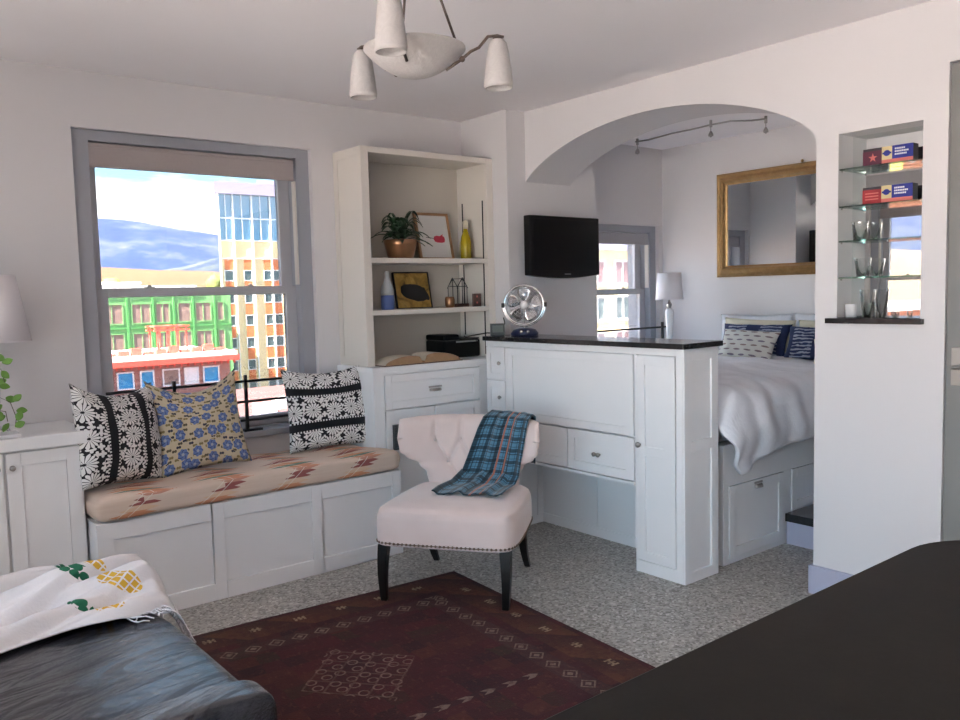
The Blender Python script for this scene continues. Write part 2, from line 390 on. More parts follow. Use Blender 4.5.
M['x_hill'] = ext('dry_grass_hill', (.125, .074, .032), nscale=.02, namt=.3)
M['x_tree'] = ext('tree_foliage', (.17, .22, .06), nscale=.5, namt=.5)
M['x_yellowtree'] = ext('yellow_foliage', (.45, .38, .08), nscale=.5, namt=.4)
M['x_darkglass'] = ext('dark_window_glass', (.10, .14, .15), .15)
def m_skyglass():
    g = NG('blue_reflective_glazing'); o = g.obj()[0]
    g.bsdf(g.mix(g.noise(o, .12, 3), (.13, .25, .36), (.30, .42, .52)), .08, metal=.6); return g.mat
M['x_glass'] = m_skyglass()
def m_mtn():
    g = NG('haze_blue_mountain'); o, x, y, z = g.obj()  # blue distance haze is put into the mountain colour
    f = g.noise(o, .009, 7, .7)
    c = g.ramp(f, [(.30, (.012, .030, .10)), (.47, (.020, .042, .12)), (.58, (.05, .07, .12)), (.68, (.10, .11, .12))])
    g.bsdf(c, 1.); return g.mat
M['x_mtn'] = m_mtn()
def m_foothill():
    g = NG('green_blue_foothill'); o = g.obj()[0]
    f = g.noise(o, .012, 6, .65)
    g.bsdf(g.ramp(f, [(.32, (.010, .022, .065)), (.5, (.025, .042, .070)), (.62, (.07, .085, .07))]), 1.); return g.mat
M['x_foot'] = m_foothill()
def m_brickwall():
    g = NG('orange_brick_facade'); o = g.obj()[0]
    g.bsdf(g.mix(g.noise(o, 1.5, 3), (.55, .17, .09), (.68, .27, .16)), .85); return g.mat
M['x_brick2'] = m_brickwall()

# ------------------------------------------------------------------ mesh helpers
W = {}                                                  # world matrices of empties
class MB:
    def __init__(s): s.bm = bmesh.new(); s.uvl = None; s.mat = Matrix()
    def v(s, p): return s.bm.verts.new(s.mat @ Vector(p))
    def box(s, x0, y0, z0, x1, y1, z1):
        if x0 > x1: x0, x1 = x1, x0
        if y0 > y1: y0, y1 = y1, y0
        if z0 > z1: z0, z1 = z1, z0
        v = [s.v(p) for p in ((x0,y0,z0),(x1,y0,z0),(x1,y1,z0),(x0,y1,z0),(x0,y0,z1),(x1,y0,z1),(x1,y1,z1),(x0,y1,z1))]
        for f in ((3,2,1,0),(4,5,6,7),(0,1,5,4),(1,2,6,5),(2,3,7,6),(3,0,4,7)): s.bm.faces.new([v[i] for i in f])
        return s
    def prism(s, pts, axis, a, b):
        """extrude a 2D outline along an axis (0,1,2)"""
        def P(p, t):
            q = list(p); q.insert(axis, t); return q
        A = [s.v(P(p, a)) for p in pts]; B = [s.v(P(p, b)) for p in pts]
        n = len(pts)
        s.bm.faces.new(A); s.bm.faces.new(B[::-1])
        for i in range(n): s.bm.faces.new((A[i], B[i], B[(i+1) % n], A[(i+1) % n]))
        return s
    def lathe(s, prof, c=(0, 0, 0), n=24, a0=0, a1=2*PI):
        rings = []
        for (r, z) in prof:
            if r < 1e-6: rings.append([s.v((c[0], c[1], c[2]+z))])
            else: rings.append([s.v((c[0]+r*cos(2*PI*i/n), c[1]+r*sin(2*PI*i/n), c[2]+z)) for i in range(n)])
        for A, B in zip(rings, rings[1:]):
            for i in range(n):
                j = (i+1) % n
                if len(A) == 1 and len(B) == 1: continue
                if len(A) == 1: s.bm.faces.new((A[0], B[j], B[i]))
                elif len(B) == 1: s.bm.faces.new((A[i], A[j], B[0]))
                else: s.bm.faces.new((A[i], A[j], B[j], B[i]))
        return s
    def cyl(s, c, r, h, n=20, r2=None):
        r2 = r if r2 is None else r2
        return s.lathe([(0, 0), (r, 0), (r2, h), (0, h)], c, n)
    def tube(s, pts, r, n=8, closed=False):
        pts = [Vector(p) for p in pts]; m = len(pts); rs = r if isinstance(r, (list, tuple)) else [r]*m
        rings = []; up = None
        for i, p in enumerate(pts):
            if closed: d = pts[(i+1) % m]-pts[i-1]
            else: d = pts[min(i+1, m-1)]-pts[max(i-1, 0)]
            d.normalize()
            if up is None: up = Vector((0, 0, 1)) if abs(d.z) < .9 else Vector((1, 0, 0))
            a = d.cross(up).normalized(); up = a.cross(d).normalized()
            rings.append([s.v(p+rs[i]*(a*cos(2*PI*k/n)+up*sin(2*PI*k/n))) for k in range(n)])
        R = list(zip(rings, rings[1:])) + ([(rings[-1], rings[0])] if closed else [])
        for A, B in R:
            for k in range(n): s.bm.faces.new((A[k], A[(k+1) % n], B[(k+1) % n], B[k]))
        if not closed: s.bm.faces.new(rings[0][::-1]); s.bm.faces.new(rings[-1])
        return s
    def sphere(s, c, r, n=12, sc=(1, 1, 1)):
        rings = []
        k = max(4, n//2)
        for j in range(k+1):
            t = PI*j/k
            if j in (0, k): rings.append([s.v((c[0], c[1], c[2]+sc[2]*r*cos(t)))])
            else: rings.append([s.v((c[0]+sc[0]*r*sin(t)*cos(2*PI*i/n), c[1]+sc[1]*r*sin(t)*sin(2*PI*i/n), c[2]+sc[2]*r*cos(t))) for i in range(n)])
        for A, B in zip(rings, rings[1:]):
            for i in range(n):
                j = (i+1) % n
                if len(A) == 1: s.bm.faces.new((A[0], B[i], B[j]))
                elif len(B) == 1: s.bm.faces.new((A[j], A[i], B[0]))
                else: s.bm.faces.new((A[i], B[i], B[j], A[j]))
        return s
    def grid(s, fn, nu, nv, uvfn=None, wrap_u=False):
        """fn(a,b)->(x,y,z), a,b in 0..1"""
        uvl = s.bm.loops.layers.uv.verify()
        V = [[s.v(fn(i/nu, j/nv)) for j in range(nv+1)] for i in range(nu + (0 if wrap_u else 1))]
        uvfn = uvfn or (lambda a, b: (a, b))
        for i in range(nu):
            i2 = (i+1) % nu if wrap_u else i+1
            for j in range(nv):
                f = s.bm.faces.new((V[i][j], V[i2][j], V[i2][j+1], V[i][j+1]))
                for l, (a, b) in zip(f.loops, ((i/nu, j/nv), ((i+1)/nu, j/nv), ((i+1)/nu, (j+1)/nv), (i/nu, (j+1)/nv))): l[uvl].uv = uvfn(a, b)
        return V
    def shaker(s, w, h, t=.018, rail=.055, rec=.009, mid=None):
        """panel door in local frame: x 0..w, z 0..h, front face at y=-t"""
        s.box(0, -t, 0, rail, 0, h); s.box(w-rail, -t, 0, w, 0, h)
        s.box(rail, -t, 0, w-rail, 0, rail); s.box(rail, -t, h-rail, w-rail, 0, h)
        zs = [rail, h-rail]
        s.box(rail, -t+rec, rail, w-rail, 0, h-rail)
        if mid: s.box(rail, -t, mid-rail/2, w-rail, -t+rec, mid+rail/2)
        return s
    def at(s, m): s.mat = m; return s
    def build(s, name, mat, parent=None, smooth=False, bevel=0., sub=0, solid=0., base=False, angle=None, loc=None):
        """world-space verts; the object's origin sits at its parent's origin, or at its own base when top-level"""
        bm = s.bm
        bmesh.ops.remove_doubles(bm, verts=bm.verts, dist=1e-6)
        bmesh.ops.recalc_face_normals(bm, faces=bm.faces)
        me = bpy.data.meshes.new(name)
        mw = W.get(parent, Matrix()) if parent else Matrix()
        org = Vector((0, 0, 0))
        if parent is None:
            if loc is not None: org = Vector(loc)
            else:
                xs = [v.co for v in bm.verts]
                lo = Vector([min(c[i] for c in xs) for i in range(3)]); hi = Vector([max(c[i] for c in xs) for i in range(3)])
                org = Vector(((lo.x+hi.x)/2, (lo.y+hi.y)/2, lo.z))
            bm.transform(Matrix.Translation(-org))
        else: bm.transform(mw.inverted())
        bm.to_mesh(me); bm.free()
        o = bpy.data.objects.new(name, me); COL.objects.link(o)
        me.materials.append(mat)
        if parent: o.parent = parent; W[o] = mw
        else: o.location = org; W[o] = Matrix.Translation(org)
        if smooth:
            for p in me.polygons: p.use_smooth = True
        if solid:
            md = o.modifiers.new('solid', 'SOLIDIFY'); md.thickness = abs(solid); md.offset = 1 if solid > 0 else -1
        if bevel:
            md = o.modifiers.new('bevel', 'BEVEL'); md.width = bevel; md.segments = 2; md.limit_method = 'ANGLE'; md.angle_limit = .6
            if smooth is False:
                md.harden_normals = False
        if sub:
            md = o.modifiers.new('sub', 'SUBSURF'); md.levels = sub; md.render_levels = sub
        return o

def empty(name, label, cat, loc, rz=0., group=None):
    o = bpy.data.objects.new(name, None); COL.objects.link(o); o.empty_display_size = .1
    o.location = loc; o.rotation_euler = (0, 0, rz)
    W[o] = Matrix.Translation(Vector(loc)) @ Matrix.Rotation(rz, 4, 'Z')
    tag(o, label, cat, group); return o
def tag(o, label=None, cat=None, group=None, kind=None):
    if label: o['label'] = label
    if cat: o['category'] = cat
    if group: o['group'] = group
    if kind: o['kind'] = kind
    return o
def struct(mb, name, mat, **k):
    o = mb.build(name, mat, **k)
    if not k.get('parent'): o['kind'] = 'structure'
    return o
def copytree(src, label=None):
    c = src.copy(); COL.objects.link(c)
    if label: c['label'] = label
    for ch in src.children:
        d = ch.copy(); COL.objects.link(d); d.parent = c
        for g_ in ch.children:
            e = g_.copy(); COL.objects.link(e); e.parent = d
    return c
T = Matrix.Translation
def R(a, ax='Z'): return Matrix.Rotation(a, 4, ax)
FY = lambda x, y, z: T((x, y, z))                        # local shaker frame facing -Y
FX = lambda x, y, z: T((x, y, z)) @ R(-PI/2)             # facing -X: local x runs towards -Y

# ================================================================== SETTING
H = 2.66
struct(MB().box(-1.4, -1.6, -.06, 5.72, 4.57, 0), 'floor', M['floor'])
struct(MB().box(-1.7, -1.9, H, 5.9, 4.87, H+.15), 'ceiling', M['ceiling'])
def wall_y(mb, x0, x1, y0, y1, z0, z1, holes):
    """wall slab with rectangular holes (hx0,hx1,hz0,hz1), sorted along x"""
    x = x0
    for (a, b, c, d) in sorted(holes):
        mb.box(x, y0, z0, a, y1, z1); mb.box(a, y0, z0, b, y1, c); mb.box(a, y0, d, b, y1, z1); x = b
    mb.box(x, y0, z0, x1, y1, z1)
def wall_x(mb, y0, y1, x0, x1, z0, z1, holes):
    y = y0
    for (a, b, c, d) in sorted(holes):
        mb.box(x0, y, z0, x1, a, z1)
        if c > z0: mb.box(x0, a, z0, x1, b, c)
        mb.box(x0, a, d, x1, b, z1); y = b
    mb.box(x0, y, z0, x1, y1, z1)
W1 = (1.10, 2.425, .70, 2.378); W3 = (-3.045, -1.72, .70, 2.378); W2 = (4.42, 5.665, .86, 2.02)
mb = MB(); wall_y(mb, -1.7, 5.9, 4.57, 4.87, 0, H, [W1, W2]); struct(mb, 'wall_far', M['wall'])
LW = [(-.75, .72, .12, 2.42), (.88, 2.42, .12, 2.42), (3.14, 4.465, .70, 2.378)]
mb = MB(); wall_x(mb, -1.9, 4.57, -1.7, -1.4, 0, H, LW); struct(mb, 'wall_left', M['wall'])
struct(MB().box(-1.4, -1.9, 0, 5.9, -1.6, H), 'wall_near', M['wall'])
struct(MB().box(3.57, 4.10, 0, 4.393, 4.57, H), 'wall_pier', M['wall'])
struct(MB().box(5.715, 1.3, 0, 5.9, 4.57, H), 'wall_alcove', M['wall'])
mb = MB(); mb.box(4.14, 1.15, 0, 5.9, 1.3, H); struct(mb, 'wall_alcove_side', M['wall'])
# arch wall with the arch, the niche and the doorway
AX0, AX1 = 3.73, 4.14
NY0, NY1, NZ0, NZ1 = 1.60, 1.972, 1.34, 2.18
def arch_z(y):
    u = (y-3.10)/1.02
    return 2.18 + .305*max(0, 1-u*u)**.7
mb = MB()
mb.box(AX0, -1.6, 0, AX1, .58, H)
mb.box(AX0, .58, 2.396, AX1, 1.50, H)
mb.box(AX0, 1.50, 0, AX0+.13, NY0, H); mb.box(AX0, NY1, 0, AX0+.13, 2.08, H)
mb.box(AX0, NY0, 0, AX0+.13, NY1, NZ0); mb.box(AX0, NY0, NZ1, AX0+.13, NY1, H)
mb.box(AX0+.14, 1.50, 0, AX1, 2.08, H); mb.box(AX0+.13, 1.50, 0, AX0+.14, NY0, H); mb.box(AX0+.13, NY1, 0, AX0+.14, 2.08, H)
mb.box(AX0+.13, NY0, 0, AX0+.14, NY1, NZ0); mb.box(AX0+.13, NY0, NZ1, AX0+.14, NY1, H)
ys = [3.10-1.02*cos(PI*i/48) for i in range(49)]
pts = [(y, arch_z(y)) for y in ys]
pts[0] = (2.08, 2.18); pts[-1] = (4.12, 2.18)
for (a, b) in zip(pts, pts[1:]): mb.prism([(a[0], a[1]), (b[0], b[1]), (b[0], H), (a[0], H)], 0, AX0, AX1)
aw = struct(mb, 'wall_right', M['wall'])
struct(MB().box(AX0-.02, 1.50, 0, AX0, 2.095, .14).box(AX0, 2.08, 0, AX1, 2.095, .14), 'baseboard_right', M['bluegrey'], bevel=.002)
# grey door beside the column
d = empty('door_1', None, None, (3.79, 1.0, 0)); d['kind'] = 'structure'
MB().box(3.745, .60, .01, 3.79, 1.498, 2.39).build('door_slab', M['doorgrey'], d, bevel=.002)
MB().box(3.738, 1.425, 1.06, 3.745, 1.475, 1.22).build('handle_plate', M['nickel'], d, bevel=.002)
MB().tube([(3.738, 1.448, 1.14), (3.69, 1.448, 1.14), (3.685, 1.44, 1.14), (3.685, 1.35, 1.145)], .009, 8).build('handle', M['nickel'], d, smooth=True)

# ------------------------------------------------------------------ windows of the far wall
def window(name, op, ybase, blind_z, rail_z, gm, bmat, casing=.083):
    x0, x1, z0, z1 = op
    w = empty(name, None, None, ((x0+x1)/2, ybase+.1, z0)); w['kind'] = 'structure'
    yc = ybase+.035
    c = casing; xi0, xi1, zi1 = x0+c, x1-c, z1-.055
    mb = MB(); mb.box(x0, yc, z0, xi0, yc+.04, z1); mb.box(xi1, yc, z0, x1, yc+.04, z1); mb.box(xi0, yc, zi1, xi1, yc+.04, z1)
    mb.box(x0, yc+.04, z0, xi0, ybase+.28, z1); mb.box(xi1, yc+.04, z0, x1, ybase+.28, z1); mb.box(xi0, yc+.04, zi1, xi1, ybase+.28, z1); mb.box(xi0, yc+.04, z0, xi1, ybase+.28, z0+.04)
    mb.build('casing', M['casing'], w, bevel=.003)
    mb = MB(); mb.box(xi0-.002, ybase-.045, z0, xi1+.002, yc+.06, z0+.035); mb.build('sill', M['casing'], w, bevel=.004)
    yl = yc+.055
    zb = z0+.045
    mb = MB(); mb.box(xi0+.004, yl, zb, xi0+.07, yl+.038, rail_z+.022); mb.box(xi1-.07, yl, zb, xi1-.004, yl+.038, rail_z+.022)
    mb.box(xi0+.07, yl, rail_z-.022, xi1-.07, yl+.038, rail_z+.022); mb.box(xi0+.07, yl, zb, xi1-.07, yl+.038, zb+.06)
    s = mb.build('lower_sash', M['sash'], w, bevel=.003)
    MB().box(xi0+.068, yl+.016, zb+.058, xi1-.068, yl+.021, rail_z-.02).build('pane', gm, s)
    yu = yl+.045
    mb = MB(); mb.box(xi0+.004, yu, rail_z-.022, xi0+.055, yu+.038, zi1); mb.box(xi1-.075, yu, rail_z-.022, xi1-.004, yu+.038, zi1)
    mb.box(xi0+.055, yu, rail_z-.022, xi1-.075, yu+.038, rail_z+.015); mb.box(xi0+.055, yu, zi1-.05, xi1-.075, yu+.038, zi1)
    s2 = mb.build('upper_sash', M['sash'], w, bevel=.003)
    MB().box(xi0+.053, yu+.016, rail_z+.013, xi1-.073, yu+.021, zi1-.048).build('pane', gm, s2)
    for k in (.25, .75):
        xx = xi0+(xi1-xi0)*k
        MB().box(xx-.025, yl-.002, rail_z+.022, xx+.025, yl+.03, rail_z+.030).cyl((xx, yl+.014, rail_z+.03), .010, .010).build('sash_lock', M['nickel'], w, bevel=.001)
    MB().box(xi1-.010, yc+.012, rail_z+.03, xi1-.001, yc+.05, blind_z).build('sash_track', M['cream_white'], w)
    mb = MB(); mb.box(xi0+.004, yc+.012, blind_z+.012, xi1-.012, yc+.016, zi1-.01); mb.tube([(xi0+.006, yc+.03, zi1-.024), (xi1-.014, yc+.03, zi1-.024)], .02, 12)
    b = mb.build('roller_blind', bmat, w)
    MB().box(xi0+.004, yc+.008, blind_z, xi1-.012, yc+.020, blind_z+.014).build('hem_bar', bmat, b, bevel=.002)
    return w
window('window_1', W1, 4.57, 2.19, 1.545, M['windowglass'], M['blind'])
window('window_2', W2, 4.57, 1.865, 1.475, M['paleglass'], M['blindlight'], .075)
w3 = window('window_3', W3, 4.57, 2.19, 1.545, M['windowglass'], M['blind'])
w3.location = (-1.50, 3.8025, .70); w3.rotation_euler = (0, 0, PI/2)
for i, (a, b, c, dd) in enumerate(LW[:2]):  # unseen windows, added and placed to bring daylight in from the left
    w = empty('window_%d' % (4+i), None, None, (-1.55, (a+b)/2, c)); w['kind'] = 'structure'
    mb = MB(); t = .06
    mb.box(-1.58, a, c, -1.50, a+t, dd); mb.box(-1.58, b-t, c, -1.50, b, dd); mb.box(-1.58, a+t, c, -1.50, b-t, c+t); mb.box(-1.58, a+t, dd-t, -1.50, b-t, dd)
    mb.build('window_frame', M['casing'], w, bevel=.003)
    MB().box(-1.543, a+t, c+t, -1.537, b-t, dd-t).build('pane', M['clearglass'], w)

def guard(label, x0, x1, y, zs, posts, zt, zb, feet=True):
    g = empty('window_guard', label, 'window guard', ((x0+x1)/2, y, zb))
    for z in zs: MB().tube([(x0, y, z), (x1, y, z)], .0078, 8).build('rail', M['iron'], g, smooth=True)
    for px_ in posts:
        mb = MB(); mb.box(px_-.009, y-.012, zb, px_+.009, y+.004, zt)
        if feet: mb.box(px_-.02, y-.014, zb-.001, px_+.09, y+.016, zb+.014)
        mb.build('post', M['iron'], g, bevel=.001)
guard('black iron safety rails across the lower pane behind the floral pillow', 1.185, 2.34, 4.555, (1.025, .908, .80), (1.533, 1.94), 1.062, .7352)
guard('black iron safety rail across the alcove window behind the peninsula counter', 4.395, 5.7135, 4.49, (1.172, 1.05), (5.60,), 1.215, 1.03, False)

# ------------------------------------------------------------------ built-in furniture
def knob(x, y, z, parent, face='-Y', r=.013, name='knob', m='nickel'):
    mb = MB(); mb.mat = T((x, y, z)) @ (R(PI/2, 'X') if face == '-Y' else R(-PI/2) @ R(PI/2, 'X'))
    mb.lathe([(0, 0), (r*.5, 0), (r*.42, r*.7), (r, r*1.1), (r*.95, r*1.7), (r*.5, r*2.0), (0, r*2.05)], n=14)
    return mb.build(name, M[m], parent, smooth=True)
def cup(x, y, z, parent, face='-Y', w=.045):
    mb = MB(); mb.mat = T((x, y, z)) @ (R(0) if face == '-Y' else R(-PI/2))
    mb.grid(lambda a, b: (w*cos(PI*a)*(1-.25*b*0), -.024*sin(PI*a)*sin(PI/2*b)-.001, .012-.026*b*0+.016*cos(PI/2*b)-.012), 14, 5)
    mb.box(-w*1.05, -.003, .022, w*1.05, 0, .030)
    return mb.build('cup_handle', M['nickel'], parent, smooth=False, solid=.002)

# window seat
ws = empty('storage_bench', 'long white panelled window seat box under the big window', 'window seat', (1.79, 4.28, 0))
MB().box(.965, 4.02, 0, 2.62, 4.146, .487).box(.965, 4.146, 0, 2.545, 4.565, .487).build('seat_box', M['white'], ws)
mb = MB()
rail_x = [.965, 1.035, 1.50, 1.56, 2.045, 2.105, 2.56, 2.62]
for a, b in zip(rail_x[::2], rail_x[1::2]): mb.box(a, 4.0, 0, b, 4.02, .487)
for a, b in zip(rail_x[1::2], rail_x[2::2]):
    mb.box(a, 4.0, 0, b, 4.02, .085); mb.box(a, 4.0, .405, b, 4.02, .487)
mb.build('front_frame', M['white'], ws, bevel=.003)
for a, b in zip(rail_x[1::2], rail_x[2::2]): MB().box(a, 4.012, .085, b, 4.0199, .405).build('panel', M['white'], ws)

# seat cushion
def cushion_fn(a, b):
    th = 2*PI*a                                           # around the cross section in y,z ; b along x
    y0, y1, z0, z1 = 3.985, 4.515, .4875, .612
    cy, cz, hy, hz = (y0+y1)/2, (z0+z1)/2, (y1-y0)/2, (z1-z0)/2
    e = max(abs(2*b-1)-.93, 0)/.07; sh = math.sqrt(max(0, 1-e*e*.98))
    c, s_ = cos(th), sin(th)
    y = cy + hy*math.copysign(abs(c)**.22, c)*(1-.12*(1-sh)); z = cz + hz*math.copysign(abs(s_)**.42, s_)*(.25+.75*sh)
    if s_ > 0: z += .006*noise.noise(Vector((b*6, c*2, 0)))+.004*sin(b*23+c*2)
    xm = 2.625 if y < 4.10 else (2.543 if y > 4.14 else 2.625-(y-4.10)/.04*.082)
    if z < z0+.001: z = z0
    return (.958+(xm-.958)*b, y, z)
def cush_uv(a, b): 
    th = 2*PI*a; c = cos(th)
    x, y, z = cushion_fn(a, b)
    return (x, (y-3.98) if z > .60 else (-(.612-z)+.0)) if c < .5 or z > .6 else (x, .6+(.612-z))
mb = MB(); V = mb.grid(cushion_fn, 64, 90, cush_uv, wrap_u=True)
for j in (0, 90): mb.bm.faces.new([V[i][j] for i in range(64)])
cu = mb.build('seat_cushion', M['ikat'], smooth=True)
tag(cu, 'long beige seat cushion with orange, green and maroon streaks on the window seat', 'cushion')

# left cabinet
lc = empty('side_cabinet', 'white two-door side cabinet at the left edge beside the window seat', 'cabinet', (.4, 4.34, 0))
MB().box(-.05, 4.14, 0, .955, 4.565, .855).build('carcass', M['white'], lc)
MB().box(-.07, 4.095, .855, .988, 4.568, .912).build('cabinet_top', M['white'], lc, bevel=.005)
for (a, b, kx) in ((.642, .945, .664), (.325, .630, .605), (.01, .315, .29)):
    mb = MB(); mb.mat = FY(a, 4.139, .09); mb.shaker(b-a, .755, .02, .06)
    dd = mb.build('door', M['white'], lc, bevel=.002); knob(kx, 4.119, .782, dd)

# base cabinet
bc = empty('base_cabinet', 'white base cabinet with a wide drawer under the open bookcase', 'cabinet', (3.05, 4.35, 0))
MB().box(2.55, 4.17, 0, 3.565, 4.566, 1.045).build('carcass', M['white'], bc)
MB().box(2.545, 4.148, 1.045, 3.566, 4.566, 1.075).build('cabinet_top', M['white'], bc, bevel=.003)
mb = MB(); mb.box(2.55, 4.152, 0, 2.62, 4.17, 1.045); mb.box(2.62, 4.152, 1.03, 3.36, 4.17, 1.045); mb.box(2.62, 4.152, 0, 3.36, 4.17, .08)
mb.box(3.345, 4.152, .08, 3.566, 4.17, 1.045); mb.build('face_frame', M['white'], bc, bevel=.001)
mb = MB(); mb.mat = FY(2.626, 4.168, .822); mb.shaker(.713, .203, .022, .045); dr = mb.build('drawer', M['white'], bc, bevel=.002)
cup(2.987, 4.146, .905, dr)
for a, b, kx in ((2.626, 2.976, 2.95), (2.984, 3.339, 3.01)):
    mb = MB(); mb.mat = FY(a, 4.168, .09); mb.shaker(b-a, .722, .022, .05); dd = mb.build('door', M['white'], bc, bevel=.002); knob(kx, 4.146, .60, dd)
mb = MB(); mb.box(2.665, 4.120, .58, 2.91, 4.144, .73)
for k in range(9): mb.box(2.67, 4.112, .588+k*.0155, 2.905, 4.120, .596+k*.0155)
tag(mb.build('vent_grille', M['grille'], bevel=.001), 'dark ribbed grille on the base cabinet door behind the blush chair', 'vent')

# open bookcase above
bk = empty('bookcase', 'tall open white bookcase with two shelves beside the window', 'bookcase', (3.07, 4.4, 1.076))
bx0, bx1, by0, by1, bz0, bz1 = 2.577, 3.567, 4.242, 4.567, 1.0765, 2.368
mb = MB(); mb.box(bx0, by0, bz0, bx0+.045, by1, bz1); mb.build('side_panel', M['cream_white'], bk, bevel=.002)
MB().box(bx1-.055, by0, bz0, bx1, by1, bz1).build('side_panel', M['cream_white'], bk, bevel=.002)
MB().box(bx0+.045, by0, bz1-.035, bx1-.055, by1, bz1).build('top_panel', M['cream_white'], bk, bevel=.002)
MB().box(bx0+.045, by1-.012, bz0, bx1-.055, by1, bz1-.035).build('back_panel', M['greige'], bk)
mb = MB(); mb.mat = T((bx0, by1, bz0)) @ R(-PI/2); mb.shaker(by1-by0, bz1-bz0, .006, .05, .004); mb.build('side_trim', M['cream_white'], bk, bevel=.001)
for z in (1.72, 1.408): MB().box(bx0+.045, by0+.004, z-.030, bx1-.055, by1-.012, z).build('shelf', M['cream_white'], bk, bevel=.002)
for y in (4.285, 4.50): MB().box(bx1-.058, y-.005, 1.09, bx1-.0552, y+.005, 2.10).build('shelf_standard', M['iron'], bk)

# peninsula
pn = empty('desk_cabinet', 'tall white built-in desk cabinet forming the half-height peninsula', 'cabinet', (3.52, 3.3, 0))
PX0, PX1, PZ = 3.378, 3.64, 1.195
MB().box(PX0, 2.57, 0, PX1, 2.876, PZ).box(PX0, 2.876, .465, PX1, 3.92, PZ).box(PX0, 3.92, 0, PX1+.05, 4.098, PZ).build('carcass', M['white'], pn)
mb = MB()                                                # face frame
xf0, xf1 = 3.358, 3.378
mb.box(xf0, 2.57, 0, xf1, 2.61, PZ); mb.box(xf0, 2.61, 1.158, xf1, 4.098, PZ); mb.box(xf0, 2.61, 0, xf1, 2.862, .065); mb.box(xf0, 2.862, 0, xf1, 2.876, 1.158)
mb.box(xf0, 3.895, 0, xf1, 3.912, 1.158); mb.box(xf0, 3.912, 0, xf1, 4.098, .08); mb.box(xf0-.008, 2.876, .462, xf1, 3.912, .478)
mb.build('face_frame', M['white'], pn, bevel=.0015)
mb = MB(); mb.mat = FX(xf1-.002, 2.858, .07); mb.shaker(.244, 1.084, .022, .05, .008, .585); dd = mb.build('door', M['white'], pn, bevel=.002); knob(3.356, 2.84, .686, dd, '-X', .015)
mb = MB(); mb.mat = FX(xf1-.002, 3.889, .722); mb.shaker(1.004, .432, .022, .045, .006); mb.build('folding_panel', M['white'], pn, bevel=.002)
for (ymax, w_, ks) in ((3.372, .488, (3.158, 3.128)), (3.889, .508, (3.65, 3.62))):
    mb = MB(); mb.mat = FX(xf1-.002, ymax, .484); mb.shaker(w_, .228, .022, .05, .008); dd = mb.build('drawer', M['white'], pn, bevel=.002)
    for k_ in ks: knob(3.356, k_, .592, dd, '-X', .013)
for (z, h_) in ((.952, .204), (.738, .208)):
    mb = MB(); mb.mat = FX(xf1-.002, 4.092, z); mb.shaker(.176, h_, .022, .04, .006); dd = mb.build('small_door', M['white'], pn, bevel=.002); knob(3.356, 3.957, z+.105, dd, '-X', .012)
mb = MB(); mb.mat = FX(xf1-.002, 4.092, .085); mb.shaker(.176, .645, .022, .04, .006); mb.build('door', M['white'], pn, bevel=.002)
mb = MB(); mb.mat = FY(3.36, 2.57, 0); mb.shaker(.28, PZ-.003, .012, .055, .010, .70); mb.build('end_panel', M['white'], pn, bevel=.003)
MB().box(3.662, 2.876, 0, 3.675, 3.92, .465).build('kneehole_back', M['white'], pn)
mb = MB(); mb.box(3.655, 2.876, 0, 3.662, 3.92, .06); mb.box(3.655, 3.433, .06, 3.662, 3.447, .465); mb.build('kneehole_trim', M['white'], pn, bevel=.001)
mb = MB(); mb.mat = FY(3.385, 3.92, .0); mb.shaker(.275, .46, .008, .05, .006); mb.build('side_trim', M['white'], pn, bevel=.001)
ct = MB().box(3.33, 2.542, 1.1955, 3.662, 4.098, 1.223).build('countertop', M['counter'], bevel=.003)
tag(ct, 'narrow polished black stone counter on top of the white peninsula', 'countertop')

# bed platform
bp = empty('bed_platform', 'white built-in bed base with drawers below the duvet', 'bed base', (4.7, 3.3, 0))
MB().box(3.742, 2.612, 0, 5.70, 3.97, .655).build('platform_box', M['white'], bp)
mb = MB(); mb.box(3.742, 2.60, 0, 3.79, 2.612, .655); mb.box(3.79, 2.60, .43, 5.70, 2.612, .655); mb.box(3.79, 2.60, 0, 4.33, 2.612, .03); mb.box(4.33, 2.60, 0, 4.41, 2.612, .43); mb.box(4.41, 2.60, 0, 5.70, 2.612, .18)
mb.build('face_frame', M['white'], bp, bevel=.001)
mb = MB(); mb.mat = FY(3.794, 2.611, .033); mb.shaker(.532, .393, .018, .055, .008); dd = mb.build('drawer', M['white'], bp, bevel=.002); cup(4.06, 2.593, .385, dd, w=.035)
mb = MB(); mb.mat = FY(4.414, 2.611, .183); mb.shaker(.50, .243, .016, .05, .008); mb.build('drawer', M['white'], bp, bevel=.002)
st = empty('alcove_step', 'low step with a black tread beside the bed base in the arch', 'step', (4.6, 2.35, 0))
MB().box(4.345, 2.10, 0, 5.1, 2.590, .137).box(4.66, 2.10, .18, 5.1, 2.590, .31).build('riser', M['bluegrey'], st, bevel=.002)
MB().box(4.325, 2.10, .1372, 4.70, 2.588, .184).build('tread', M['counter'], st, bevel=.003)
MB().box(4.64, 2.10, .3102, 5.1, 2.588, .35).build('tread', M['counter'], st, bevel=.003)

# bedside ledge
nl = empty('bedside_cabinet', 'low white bedside cabinet under the alcove window behind the peninsula', 'nightstand', (5.3, 4.3, 0))
MB().box(4.8, 4.05, 0, 5.70, 4.47, .985).build('carcass', M['white'], nl, bevel=.002); MB().box(4.79, 4.04, .985, 5.705, 4.475, 1.01).build('cabinet_top', M['white'], nl, bevel=.003)

